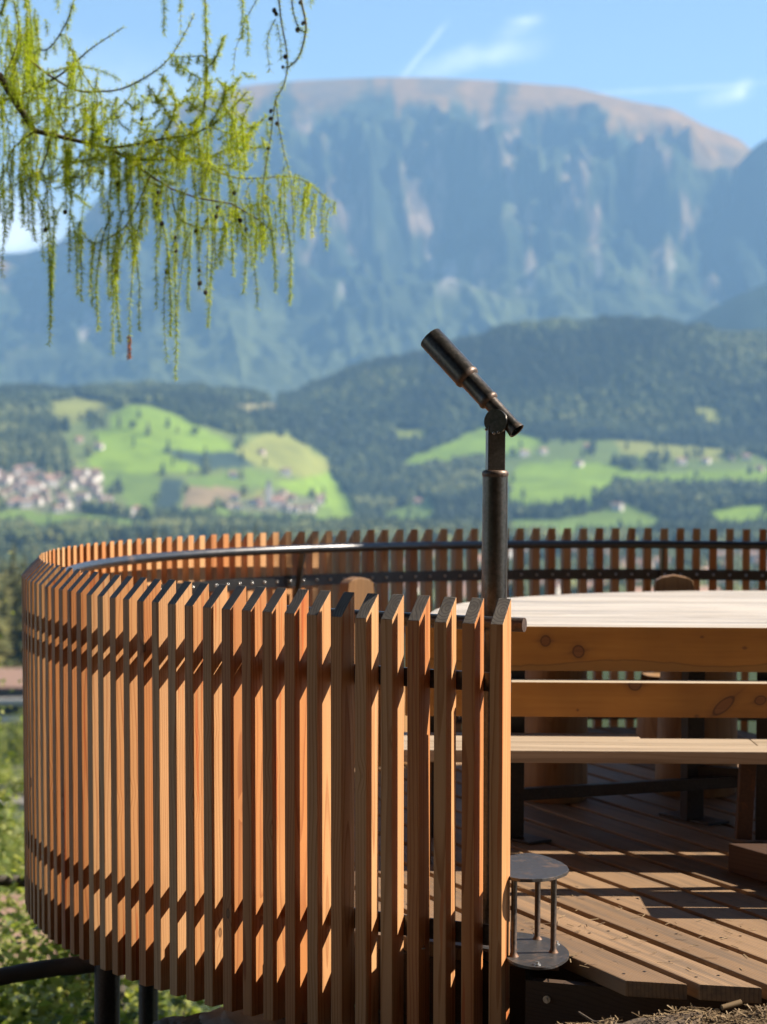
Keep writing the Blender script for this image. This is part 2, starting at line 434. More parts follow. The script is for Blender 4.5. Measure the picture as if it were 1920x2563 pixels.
def np_mesh(name, verts, faces, mat, attrs=None, smooth=True, parent=None):
    """faces: (n,3) or (n,4) index array"""
    me = bpy.data.meshes.new(name)
    verts = np.asarray(verts, dtype=np.float32); faces = np.asarray(faces, dtype=np.int32)
    n, k = faces.shape
    me.vertices.add(len(verts)); me.vertices.foreach_set('co', verts.ravel())
    me.loops.add(n * k); me.loops.foreach_set('vertex_index', faces.ravel())
    me.polygons.add(n); me.polygons.foreach_set('loop_start', np.arange(0, n * k, k, dtype=np.int32))
    try: me.polygons.foreach_set('loop_total', np.full(n, k, dtype=np.int32))
    except Exception: pass
    me.polygons.foreach_set('use_smooth', np.full(n, smooth))
    me.materials.append(mat)
    for nm, arr in (attrs or {}).items():
        arr = np.asarray(arr, dtype=np.float32)
        if arr.ndim == 1:
            a = me.attributes.new(nm, 'FLOAT', 'POINT'); a.data.foreach_set('value', arr)
        else:
            a = me.attributes.new(nm, 'FLOAT_COLOR', 'POINT')
            a.data.foreach_set('color', np.concatenate([arr, np.ones((len(arr), 1), np.float32)], 1).ravel())
    me.update(calc_edges=True); me.validate()
    return link(name, me, parent)
def tag(o, label=None, cat=None, group=None, kind=None):
    if label: o['label'] = label
    if cat: o['category'] = cat
    if group: o['group'] = group
    if kind: o['kind'] = kind
    return o
def thing(name, loc, label, cat, group=None, rotz=0):
    o = bpy.data.objects.new(name, None); COL.objects.link(o)
    o.location = loc; o.rotation_euler = (0, 0, rotz); o.empty_display_size = .1
    return tag(o, label, cat, group)
def adopt(o, parent):
    """parent a mesh built in world coordinates to a thing standing elsewhere"""
    bpy.context.view_layer.update()
    o.parent = parent; o.matrix_parent_inverse = parent.matrix_world.inverted()
    return o
def copy_tree(o, parent=None):
    c = o.copy(); COL.objects.link(c)
    if parent is not None: c.parent = parent
    for ch in o.children: copy_tree(ch, c)
    return c

# numpy value noise
_perm = np.random.default_rng(3).random((256, 256))
def vnoise(x, y):
    xi = np.floor(x).astype(int); yi = np.floor(y).astype(int)
    fx = x - xi; fy = y - yi
    fx = fx * fx * (3 - 2 * fx); fy = fy * fy * (3 - 2 * fy)
    g = lambda a, b: _perm[a % 256, b % 256]
    return (g(xi, yi) * (1 - fx) + g(xi + 1, yi) * fx) * (1 - fy) + (g(xi, yi + 1) * (1 - fx) + g(xi + 1, yi + 1) * fx) * fy
def fbm(x, y, o=5, gain=.5, lac=2.03):
    a, s_, n = 1.0, 0.0, 0.0
    for i in range(o):
        s_ = s_ + a * (vnoise(x + 17.3 * i, y + 9.1 * i) - .5); n += a; a *= gain; x = x * lac; y = y * lac
    return s_ / n * 2
def ridged(x, y, o=4):
    a, s_, n = 1.0, 0.0, 0.0
    for i in range(o):
        s_ = s_ + a * (1 - np.abs(2 * vnoise(x + 31.7 * i, y + 5.3 * i) - 1)); n += a; a *= .5; x = x * 2.1; y = y * 2.1
    return s_ / n
def sstep(x, a, b):
    t = np.clip((x - a) / (b - a), 0, 1); return t * t * (3 - 2 * t)

# ================================================================== TERRAIN
def D2P(pts): return [(x * K, y * K) for x, y in pts]
C3 = lambda pts: [(x * .57937, y * .57937 + 900) for x, y in pts]           # crop of the photo to photo pixels
C4 = lambda pts: [(x * .57937 + 960, y * .57937 + 760) for x, y in pts]

XC = np.array([-1500, -400, 60, 235, 350, 470, 580, 680, 760, 850, 960, 1080, 1200, 1350, 1500, 1650, 1800, 1960, 2300, 3400.])
RC = np.array([18, 30, 60, 150, 300, 450, 800, 1500, 2300, 2800, 3050, 3300, 3600, 3900, 4200, 4500, 4800, 5400, 6500.])
base_y = {18: 3950, 30: 3150, 60: 2740, 150: 2200, 300: 1870, 450: 1690, 800: 1590, 1500: 1465, 2300: 1385, 2800: 1335}
def rows(x):
    far_cols = {  # photo height of the ground at 3050 3300 3600 3900 4200 4500 4800 5400 6500 m
        -1500: (1290, 1230, 1150, 1080, 1000, 960, 1000, 1120, 1160),
        -400: (1285, 1220, 1130, 1060, 1000, 985, 1000, 1120, 1160),
        60: (1280, 1210, 1130, 1060, 1005, 995, 1010, 1120, 1160),
        235: (1285, 1235, 1140, 1060, 1010, 998, 1010, 1120, 1160),
        350: (1288, 1238, 1140, 1040, 1005, 995, 1010, 1120, 1160),
        470: (1290, 1240, 1150, 1060, 1010, 995, 1010, 1120, 1160),
        580: (1295, 1250, 1170, 1085, 1020, 1000, 1000, 1110, 1160),
        680: (1300, 1258, 1195, 1120, 1050, 1015, 1015, 1100, 1160),
        760: (1305, 1272, 1225, 1150, 1075, 1010, 985, 1060, 1160),
        850: (1312, 1296, 1272, 1210, 1110, 1005, 945, 1010, 1160),
        960: (1325, 1312, 1280, 1215, 1110, 990, 915, 960, 1160),
        1080: (1330, 1305, 1255, 1190, 1100, 965, 880, 910, 1150),
        1200: (1325, 1290, 1230, 1165, 1090, 940, 845, 880, 1150),
        1350: (1320, 1275, 1210, 1145, 1080, 920, 822, 850, 1150),
        1500: (1318, 1265, 1200, 1135, 1085, 915, 810, 840, 1150),
        1650: (1318, 1265, 1200, 1135, 1090, 920, 818, 850, 1150),
        1800: (1315, 1260, 1195, 1135, 1095, 930, 828, 850, 1150),
        1960: (1310, 1255, 1195, 1140, 1100, 945, 840, 850, 1150),
        2300: (1300, 1250, 1190, 1140, 1100, 950, 860, 870, 1150),
        3400: (1290, 1240, 1180, 1140, 1080, 960, 900, 900, 1150)}
    return [base_y[int(r)] for r in RC[:10]] + list(far_cols[int(x)])
TAB = np.array([rows(x) for x in XC])
AZC = np.arctan((XC - 960) / F_PX)
def pchip(xk, yk, x):
    """monotone cubic along the last axis of yk; xk (n), yk (m,n), x (q) -> (m,q)"""
    h = np.diff(xk); d = np.diff(yk, axis=1) / h
    m = np.zeros_like(yk)
    s_ = d[:, :-1] * d[:, 1:]
    w1 = 2 * h[1:] + h[:-1]; w2 = h[1:] + 2 * h[:-1]
    with np.errstate(divide='ignore', invalid='ignore'):
        hm = (w1 + w2) / (w1 / d[:, :-1] + w2 / d[:, 1:])
    m[:, 1:-1] = np.where(s_ > 0, hm, 0); m[:, 0] = d[:, 0]; m[:, -1] = d[:, -1]
    i = np.clip(np.searchsorted(xk, x) - 1, 0, len(xk) - 2)
    t = (x - xk[i]) / h[i]
    return ((1 + 2 * t) * (1 - t) ** 2 * yk[:, i] + t * (1 - t) ** 2 * h[i] * m[:, i] + t * t * (3 - 2 * t) * yk[:, i + 1] + t * t * (t - 1) * h[i] * m[:, i + 1])
HOR = 1281.5 - F_PX * math.tan(PITCH)          # photo height of the horizon
def yz(y, r, az): return HC - (y - HOR) / F_PX * r * np.cos(az)
NA, NR = 470, 250
azg = np.concatenate([np.linspace(AZC[0], -.20, 40)[:-1], np.linspace(-.20, .20, NA - 79), np.linspace(.20, AZC[-1], 41)[1:]])
rg = np.concatenate([np.geomspace(18, 2700, 90)[:-1], np.linspace(2700, 6500, NR - 89)])
tz = np.array([[yz(TAB[i, j], RC[j], AZC[i]) for j in range(len(RC))] for i in range(len(XC))])
t1 = pchip(np.log(RC), tz, np.log(rg))                       # (cols, NR)
Zg = pchip(AZC, t1.T.copy(), azg).T                           # (az, NR)
AZ2, RG2 = np.meshgrid(azg, rg, indexing='ij')
Xg, Yg = RG2 * np.sin(AZ2), RG2 * np.cos(AZ2)
amp = sstep(RG2, 100, 3000)
rough_n = fbm(Xg / 420, Yg / 420, 5) * 16 + fbm(Xg / 110, Yg / 110, 3) * 4
side = fbm(AZ2 * 55 + 3, RG2 / 900, 4) * 22 * sstep(RG2, 4150, 4550)
Zg = Zg + (rough_n * .55 + side) * amp + fbm(Xg / 25, Yg / 25, 3) * .8 * (1 - amp)
def terrain_z(az, r):
    az = np.asarray(az, float); r = np.asarray(r, float)
    ia = np.clip(np.searchsorted(azg, az) - 1, 0, len(azg) - 2); ir = np.clip(np.searchsorted(rg, r) - 1, 0, len(rg) - 2)
    fa = np.clip((az - azg[ia]) / (azg[ia + 1] - azg[ia]), 0, 1); fr = np.clip((r - rg[ir]) / (rg[ir + 1] - rg[ir]), 0, 1)
    return (Zg[ia, ir] * (1 - fa) + Zg[ia + 1, ir] * fa) * (1 - fr) + (Zg[ia, ir + 1] * (1 - fa) + Zg[ia + 1, ir + 1] * fa) * fr
def to_px(x, y, z):
    z = z - HC; c, s_ = math.cos(PITCH), math.sin(PITCH)
    zf = y * c - z * s_; zu = y * s_ + z * c
    u = F_PX * x / zf; v = -F_PX * zu / zf
    c, s_ = math.cos(ROLL), math.sin(ROLL)
    return 960 + u * c - v * s_, 1281.5 + u * s_ + v * c
def inpoly(px, py, poly):
    inside = np.zeros(px.shape, bool); n = len(poly)
    for i in range(n):
        x0, y0 = poly[i]; x1, y1 = poly[(i + 1) % n]
        if y0 == y1: continue
        cnd = ((y0 > py) != (y1 > py)) & (px < (x1 - x0) * (py - y0) / (y1 - y0) + x0)
        inside ^= cnd
    return inside
G_BRIGHT, G_MID, G_OLIVE, ORCH, BROWN, TAN = (.215, .32, .03), (.16, .235, .04), (.26, .275, .065), (.04, .065, .05), (.30, .22, .12), (.26, .235, .11)
LAND = [
    (C3([(480, 240), (560, 195), (640, 200), (760, 240), (880, 300), (990, 350), (1010, 395), (880, 400), (700, 390), (780, 440), (870, 460), (860, 480), (700, 490), (560, 500), (400, 470), (370, 440), (440, 380), (400, 310), (480, 300)]), G_BRIGHT),
    (C3([(230, 180), (330, 165), (480, 185), (490, 215), (400, 250), (280, 280), (220, 260)]), G_OLIVE),
    (C3([(700, 390), (880, 400), (1010, 400), (1100, 455), (1000, 470), (900, 470), (780, 430)]), ORCH),
    (C3([(300, 440), (440, 480), (700, 500), (690, 560), (650, 640), (560, 640), (520, 560), (440, 540), (330, 500)]), G_MID),
    (C3([(710, 510), (800, 515), (760, 640), (655, 645)]), ORCH),
    (C3([(830, 545), (1000, 555), (1060, 590), (1020, 630), (780, 640), (810, 580)]), BROWN),
    (C3([(810, 505), (1000, 495), (1060, 550), (830, 550)]), G_MID),
    (C3([(1020, 400), (1110, 330), (1240, 320), (1330, 380), (1420, 450), (1440, 500), (1300, 510), (1180, 470), (1100, 455)]), G_OLIVE),
    (C3([(1190, 530), (1430, 490), (1510, 600), (1540, 700), (1450, 690), (1330, 610), (1250, 570)]), G_BRIGHT),
    (C3([(1050, 470), (1180, 490), (1190, 560), (1060, 550)]), G_MID),
    (C3([(1000, 195), (1200, 185), (1195, 235), (1050, 240)]), TAN),
    (C3([(1020, 590), (1180, 560), (1200, 600), (1050, 630)]), G_OLIVE),
    (C3([(1230, 660), (1500, 720), (1400, 750), (1200, 700)]), G_MID),
    (C3([(600, 650), (900, 650), (980, 700), (640, 690)]), G_MID),
    (C4([(40, 540), (200, 545), (180, 595), (60, 595)]), (.22, .26, .05)),
    (C4([(60, 690), (330, 580), (440, 525), (690, 590), (620, 645), (430, 665), (300, 690), (130, 725)]), G_BRIGHT),
    (C4([(1000, 590), (1480, 630), (1450, 680), (1200, 670), (1020, 645)]), G_OLIVE),
    (C4([(590, 690), (760, 675), (960, 690), (1100, 735), (1680, 710), (1680, 800), (1000, 785), (900, 885), (640, 895), (540, 895), (540, 760)]), G_BRIGHT),
    (C4([(0, 920), (180, 830), (250, 900), (200, 965), (0, 965)]), G_MID),
    (C4([(540, 930), (760, 930), (1060, 870), (1200, 930), (1180, 1030), (540, 1030)]), G_MID),
    (C4([(1360, 905), (1680, 860), (1680, 985), (1450, 985)]), G_BRIGHT),
    (C4([(230, 690), (300, 680), (300, 715), (240, 715)]), G_OLIVE),
    (C4([(1320, 450), (1440, 445), (1470, 530), (1390, 515)]), G_OLIVE),
    (C3([(930, 640), (1430, 640), (1440, 735), (930, 715)]), G_MID),
    ([(-80, 1310), (60, 1265), (400, 1310), (380, 1330), (-80, 1330)], G_MID),
]
HULLS = [
    (C3([(210, 180), (480, 178), (640, 190), (1010, 325), (1110, 320), (1240, 310), (1420, 430), (1550, 700), (1450, 745), (1200, 700), (640, 690), (430, 600), (330, 500), (215, 260)]), (.15, .19, .05)),
    (C4([(60, 690), (330, 580), (440, 522), (700, 588), (1000, 588), (1500, 632), (1690, 670), (1690, 790), (1000, 770), (860, 860), (540, 870), (430, 670), (130, 725)]), (.14, .19, .045)),
]
VILLAGE = C3([(-120, 500), (180, 470), (210, 520), (380, 480), (450, 520), (430, 600), (610, 650), (600, 690), (450, 660), (240, 665), (-120, 630)])
CHURCHV = C3([(960, 610), (1150, 600), (1160, 560), (1240, 570), (1390, 610), (1370, 670), (1180, 665), (980, 650)])
def landuse(az, r, z):
    px, py = to_px(r * np.sin(az), r * np.cos(az), z)
    j = fbm(px / 26, py / 14, 3) * 9
    px2, py2 = px + j, py + j * .45
    colr = np.empty(px.shape + (3,)); colr[...] = (.05, .065, .02)
    free = np.zeros(px.shape, bool)
    vis = (r > 2400)
    hull = np.zeros(px.shape, bool)
    for poly, c in HULLS:
        m_ = inpoly(px2, py2, poly) & vis
        colr[m_] = c; hull |= m_
    free |= hull & (fbm(px / 40 + 9, py / 22, 3) < .34)
    for poly, c in LAND:
        m_ = inpoly(px2, py2, poly) & vis
        colr[m_] = c; free |= m_
    for poly in (VILLAGE, CHURCHV):
        m_ = inpoly(px, py, poly) & vis
        colr[m_] = (.16, .17, .09); free |= m_
    town = (r > 900) & (r < 2250)
    colr[town] = (.10, .13, .04)
    near = r < 900
    colr[near] = (.05, .068, .022)
    # outside the photo: a patchwork of meadow and wood
    outm = ((px < -150) | (px > 2080)) & (r > 2300) & (fbm(r * np.sin(az) / 300, r * np.cos(az) / 300, 3) > .1) & (r < 4200)
    colr[outm] = G_MID; free |= outm
    return colr, free
colg, freeg = landuse(AZ2, RG2, Zg)
colg = colg * (1 + .26 * fbm(Xg / 60, Yg / 60, 4) + .16 * (vnoise(Xg / 16 + Yg / 50, Yg / 260) - .5))[..., None]
def terrain_mat():
    t = new_mat('valley_ground')
    a = t.attr('land').outputs['Color']
    co = t.add('ShaderNodeTexCoord').outputs['Object']
    n = t.noise(co, .03, 5, .6)
    t.put(t.b.inputs['Base Color'], t.mix(1, a, t.ramp(n, [(.25, (.78, .8, .8)), (.75, (1.18, 1.15, 1.1))]), 'MULTIPLY'))
    t.b.inputs['Roughness'].default_value = .95; t.b.inputs['Specular IOR Level'].default_value = .1
    return t.mat
idx = np.arange(len(azg) * len(rg)).reshape(len(azg), len(rg))
faces = np.stack([idx[:-1, :-1], idx[1:, :-1], idx[1:, 1:], idx[:-1, 1:]], -1).reshape(-1, 4)
tag(np_mesh('valley_terrain', np.stack([Xg, Yg, Zg], -1).reshape(-1, 3), faces, terrain_mat(), {'land': colg.reshape(-1, 3) * ALB}), kind='structure')

# ---------------- the far mountain and ridges
def mountain(name, ridge, r0, r1, prof, mat_fn, az0, az1, na, nr, ribs, seed):
    """ridge: list of photo points on the skyline at distance r1; prof: (fraction of distance, fraction of ridge height)"""
    az = np.linspace(az0, az1, na); r = np.concatenate([np.linspace(r0, r1, nr), np.linspace(r1, r1 + 2500, 14)[1:]])
    A, RR = np.meshgrid(az, r, indexing='ij')
    rp = np.array(ridge, float); ra = np.arctan((rp[:, 0] - 960) / F_PX)
    ry = np.interp(az, ra, rp[:, 1])
    ker = np.hanning(9); ker /= ker.sum(); ry = np.convolve(np.pad(ry, 4, 'edge'), ker, 'valid')
    hz = yz(ry, r1, az)[:, None]
    X, Y = RR * np.sin(A), RR * np.cos(A)
    wx = A + RR * 1.5e-5 + .006 * fbm(A * 50, RR / 700, 3)
    w = ribs[0] * (ridged(wx * ribs[1] + seed, RR / 1100 + seed, 4) - .55) + .55 * ribs[0] * fbm(X / 330, Y / 190, 5)
    u = np.clip((RR - r0 + w * sstep(RR, r0, r0 + 900) * (1 - sstep(RR, r1 - 900, r1 - 100))) / (r1 - r0), 0, None)
    px_ = np.array([p[0] for p in prof]); pz_ = np.array([p[1] for p in prof])
    uu = np.linspace(0, 1, 400); pp = pchip(px_, pz_[None, :], uu)[0]
    fz = np.interp(np.clip(u, 0, 1), uu, pp)
    Z = fz * hz + fbm(X / 700 + seed, Y / 700, 5) * 60 * sstep(u, .02, .3) * (1 - sstep(u, .72, .95)) + fbm(X / 120, Y / 120, 3) * 7 * (1 - sstep(u, .8, 1.0))
    back = RR > r1
    Z = np.where(back, hz - (RR - r1) * .22 + 0, Z)
    gu, gv = np.gradient(Z); dr = np.gradient(r)[None, :]
    slope = gv / dr
    ids = np.arange(na * len(r)).reshape(na, len(r))
    fc = np.stack([ids[:-1, :-1], ids[1:, :-1], ids[1:, 1:], ids[:-1, 1:]], -1).reshape(-1, 4)
    colr = mat_fn(X, Y, Z, fz, slope, A, RR)
    t = new_mat(name + '_surface')
    a = t.attr('land').outputs['Color']; co = t.add('ShaderNodeTexCoord').outputs['Object']
    n = t.noise(co, .012, 6, .65)
    t.put(t.b.inputs['Base Color'], t.mix(1, a, t.ramp(n, [(.3, (.7, .72, .74)), (.7, (1.3, 1.27, 1.22))]), 'MULTIPLY'))
    t.b.inputs['Roughness'].default_value = .95; t.b.inputs['Specular IOR Level'].default_value = .05
    o = np_mesh(name, np.stack([X, Y, Z], -1).reshape(-1, 3), fc, t.mat, {'land': colr.reshape(-1, 3) * ALB})
    return tag(o, kind='structure')
def big_cols(X, Y, Z, fz, slope, A, RR):
    n1 = fbm(A * 160, Z / 420, 5); n2 = fbm(X / 260, Z / 160, 4)
    forest = np.array((.035, .05, .024)); rock = np.array((.42, .29, .20)); tan = np.array((.27, .155, .04)); scrub_haze = np.array((.12, .145, .06))
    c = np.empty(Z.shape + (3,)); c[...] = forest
    low = np.clip(sstep(n2, -.1, .3) * .7 + .75 * (1 - sstep(fz, .12, .42)), 0, 1)[..., None]; c = c * (1 - .6 * low) + scrub_haze * .6 * low  # paler towards the foot: low valley haze painted into the scrub green
    n3 = fbm(A * 90 + 5, Z / 230, 4)
    rk = (sstep(slope, .5, 1.0) * sstep(n3 + .4 * n1, .10, .46) * .62 * sstep(fz, .3, .5))[..., None]; c = c * (1 - rk) + rock * rk
    pale = (sstep(fz, .30, .38) * (1 - sstep(fz, .42, .5)) * sstep(n2 + n1, .35, .6) * .8)[..., None]; c = c * (1 - pale) + np.array((.42, .36, .31)) * pale
    top = (sstep(fz + .16 * n1 + .10 * n2 + .06 * n3 + .07 * sstep(A, .02, .13), .84, .96))[..., None]; c = c * (1 - top) + tan * top
    dk = (top[..., 0] * sstep(n2, .05, .35) * .65)[..., None]; c = c * (1 - dk) + np.array((.13, .10, .05)) * dk
    return c
RIDGE = [(-600, 640), (-200, 650), (60, 640), (150, 612), (197, 560), (270, 470), (330, 380), (417, 290), (480, 255), (540, 236), (579, 226), (640, 218), (750, 208), (850, 203), (960, 198), (1090, 199), (1230, 206), (1330, 213), (1430, 220), (1510, 240), (1580, 256), (1670, 270), (1700, 284), (1750, 312), (1800, 330), (1840, 345), (1870, 372), (1940, 430), (2100, 520), (2600, 600)]
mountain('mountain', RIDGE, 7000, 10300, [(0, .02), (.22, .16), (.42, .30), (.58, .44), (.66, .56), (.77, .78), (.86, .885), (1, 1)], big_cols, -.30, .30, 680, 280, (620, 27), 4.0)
def dark_cols(X, Y, Z, fz, slope, A, RR):
    n = fbm(X / 200, Y / 200, 4); c = np.empty(Z.shape + (3,)); c[...] = (.032, .05, .03)
    return c * (1 + .5 * n)[..., None]
mountain('side_peak', [(1500, 760), (1700, 560), (1800, 455), (1850, 395), (1880, 362), (1905, 345), (1940, 338), (2050, 330), (2300, 300), (2700, 330), (3200, 500)], 7800, 9300, [(0, 0), (.5, .45), (1, 1)], dark_cols, .085, .38, 160, 60, (300, 60), 9.0)
mountain('wooded_ridge', [(1560, 880), (1640, 835), (1700, 812), (1790, 760), (1860, 725), (1920, 703), (2050, 650), (2300, 600), (2800, 640), (3300, 800)], 5600, 6600, [(0, 0), (.5, .5), (1, 1)], dark_cols, .10, .40, 150, 50, (150, 80), 2.0)

# ---------------- forests: tens of thousands of trees that read as one mass
def tree_cloud(az, r, h, wd, kind, rnd):
    """one crown per tree: three rings and an apex, conifer or round"""
    n = len(az); z = terrain_z(az, r)
    x, y = r * np.sin(az), r * np.cos(az)
    S = 6
    prof_c = np.array([(.08, .50), (.40, .36), (.72, .17)]); prof_r = np.array([(.12, .36), (.45, .55), (.80, .38)])
    P = np.where(kind[:, None, None] > .5, prof_r[None], prof_c[None])
    ang = (np.arange(S) * 2 * np.pi / S)[None, None, :] + rng.random((n, 3, 1)) * 6.28
    jit = 1 + (rng.random((n, 3, S)) - .5) * .55
    rr = P[:, :, 1][:, :, None] * wd[:, None, None] * jit
    vx = x[:, None, None] + rr * np.cos(ang); vy = y[:, None, None] + rr * np.sin(ang)
    vz = z[:, None, None] + (P[:, :, 0] * h[:, None])[:, :, None] + (rng.random((n, 3, S)) - .5) * .12 * h[:, None, None]
    ring = np.stack([vx, vy, vz], -1).reshape(n, 3 * S, 3)
    apex = np.stack([x + (rng.random(n) - .5) * .15 * wd, y, z + h], -1)[:, None, :]
    V = np.concatenate([ring, apex], 1)
    f = []
    for k in range(2):
        for i in range(S):
            a, b, c, d = k * S + i, k * S + (i + 1) % S, (k + 1) * S + (i + 1) % S, (k + 1) * S + i
            f += [(a, b, c), (a, c, d)]
    for i in range(S): f.append((2 * S + i, 2 * S + (i + 1) % S, 3 * S))
    f = np.array(f)
    Fc = (np.arange(n) * (3 * S + 1))[:, None, None] + f[None]
    return V.reshape(-1, 3), Fc.reshape(-1, 3), np.repeat(rnd, 3 * S + 1)
n_try = 52000
az = np.concatenate([rng.uniform(-.19, .19, n_try), rng.uniform(-.36, .36, 9000)])
r = np.sqrt(rng.uniform(2350 ** 2, 5050 ** 2, len(az)))
zz = terrain_z(az, r)
_, fr = landuse(az, r, zz)
pxx, pyy = to_px(r * np.sin(az), r * np.cos(az), zz)
keep = ~fr | (rng.random(len(az)) < .004)
keep &= (r > 2850) | (fbm(az * 60, r / 200, 3) > -.05)
az, r = az[keep], r[keep]; n = len(az)
patch = fbm(r * np.sin(az) / 170, r * np.cos(az) / 170, 3)
kind = (patch + rng.normal(0, .25, n) > .08).astype(float)
h = rng.uniform(13, 25, n) * np.where(kind > .5, .8, 1.0); wd = h * np.where(kind > .5, rng.uniform(.6, .85, n), rng.uniform(.36, .5, n))
big = fbm(r * np.sin(az) / 520 + 3, r * np.cos(az) / 520, 3)
tone = np.clip(.44 + .45 * patch + .55 * big + rng.normal(0, .2, n) + .15 * kind, 0, 1)
h = h * (1 + .3 * big)
M['forest'] = leafy('forest_foliage', [(.013, .023, .011), (.034, .050, .016), (.072, .090, .024), (.135, .140, .036)], .8)
V, Fc, rv = tree_cloud(az, r, h, wd, kind, tone)
tag(np_mesh('forest', V, Fc, M['forest'], {'rnd': rv}, smooth=False), kind='stuff')
# scrub and trees on the valley side below the platform
n_try = 5200
az = rng.uniform(-.22, .22, n_try); r = np.sqrt(rng.uniform(120 ** 2, 2300 ** 2, n_try))
keep = (fbm(r * np.sin(az) / 120 + 7, r * np.cos(az) / 120, 3) > .02) & (r > 720)
az, r = az[keep], r[keep]; n = len(az)
kind = (rng.random(n) > .45).astype(float); h = rng.uniform(7, 14, n); wd = h * np.where(kind > .5, .8, .45)
V, Fc, rv = tree_cloud(az, r, h, wd, kind, np.clip(rng.normal(.55, .25, n), 0, 1))
M['valley_wood'] = leafy('valley_foliage', [(.022, .036, .014), (.045, .062, .02), (.08, .095, .03), (.12, .125, .04)], .8)
tag(np_mesh('valley_woodland', V, Fc, M['valley_wood'], {'rnd': rv}, smooth=False), kind='stuff')

# ---------------- single trees
def conifer_mesh(seed, tall=1.0):
    g = np.random.default_rng(seed); vs = []; fs = []; rv = []
    for i in range(26):
        t = i / 25; z = .08 + .90 * t; rad = (.17 * (1 - t) ** .85 + .012)
        nb = max(5, int(11 * (1 - t) + 4))
        for k in range(nb):
            a = g.uniform(0, 6.283); l = rad * g.uniform(.65, 1.25); wdt = l * .34
            d = np.array([math.cos(a), math.sin(a)]); p = np.array([-d[1], d[0]])
            b = len(vs); dz = -.35 * l + g.normal(0, .006)
            vs += [(0, 0, z + .022), (*(d * l * .55 + p * wdt), z + dz * .4), (*(d * l), z + dz), (*(d * l * .55 - p * wdt), z + dz * .4 - .012)]
            fs += [(b, b + 1, b + 2), (b, b + 2, b + 3)]; rv += [float(np.clip(g.normal(.5, .22), 0, 1))] * 4
    return np.array(vs), np.array(fs), rv
M['spruce'] = leafy('spruce_foliage', [(.024, .034, .011), (.06, .065, .019), (.11, .105, .028), (.15, .13, .035)], .75)
SPR = []
def conifer(px, top_py, r, hgt, variant, label, group):
    a, e = az_el(px, top_py)
    x, y = r * math.sin(a), r * math.cos(a)
    z0 = float(terrain_z(a, r)); top = HC + r * math.tan(e)
    hgt = max(hgt, top - z0)
    if len(SPR) <= variant:
        o = thing('spruce_tree', (0, 0, 0), label, 'tree', group)
        v, f, rv = conifer_mesh(20 + variant)
        np_mesh('crown', v, f, M['spruce'], {'rnd': rv}, smooth=False, parent=o)
        mb = MB(); mb.tube([(0, 0, -.02), (0, 0, .5), (0, 0, .95)], [.014, .009, .002], 7); mb.build('trunk', M['bark'], o)
        SPR.append(o)
    else:
        o = copy_tree(SPR[variant]); tag(o, label, 'tree', group)
    o.location = (x, y, z0 - .5); o.scale = (hgt, hgt, hgt + .5); o.rotation_euler = (0, 0, random.uniform(0, 6))
row = [(232, 1375), (268, 1362), (300, 1345), (322, 1352), (345, 1325), (366, 1335), (388, 1312), (410, 1322), (428, 1330), (510, 1342), (535, 1325), (560, 1330), (585, 1312), (612, 1322), (640, 1305), (668, 1318), (700, 1325), (728, 1330), (770, 1330)]
for i, (px, py) in enumerate(row):
    conifer(px, py, random.uniform(640, 760), 22, i % 3, 'yellow green spruce in the sunlit row whose tops rise just above the far railing', 'spruces just above the far railing')
for i, (px, py) in enumerate([(-20, 1340), (8, 1395), (34, 1350), (60, 1378), (84, 1400), (-40, 1420), (20, 1480), (48, 1510), (100, 1420)]):
    conifer(px, py, random.uniform(400, 520), 22, i % 3, 'tall dark spruce in the stand left of the slatted railing', 'spruces left of the railing')
for px, py, lab in [(332, 1075, 'lone dark round tree on the bright meadow dome, nearest the wood on its left'), (488, 1090, 'small lone dark tree on the meadow dome above the grey orchard')]:
    a, e = az_el(px, py); best = None
    for q in np.linspace(3000, 4300, 260):
        _, yy = to_px(q * math.sin(a), q * math.cos(a), float(terrain_z(a, q)))
        if yy <= py: best = q; break
    best = best or 3800
    z0 = float(terrain_z(a, best))
    o = thing('meadow_tree', (best * math.sin(a), best * math.cos(a), z0), lab, 'tree')
    v = []; f = []; rv = []
    for k in range(260):
        d = rng.normal(0, 1, 3); d /= np.linalg.norm(d); p = d * np.array([6, 6, 5]) * rng.uniform(.6, 1) + np.array([0, 0, 8.0])
        b = len(v); q = rng.normal(0, 1.3, (3, 3)); v += [p + q[0], p + q[1], p + q[2]]; f.append((b, b + 1, b + 2)); rv += [rng.uniform(0, .6)] * 3
    np_mesh('crown', np.array(v), np.array(f), M['forest'], {'rnd': rv}, smooth=False, parent=o)
    mb = MB(); mb.tube([(0, 0, -1), (0, 0, 7)], [.5, .3], 7); mb.build('trunk', M['bark'], o)

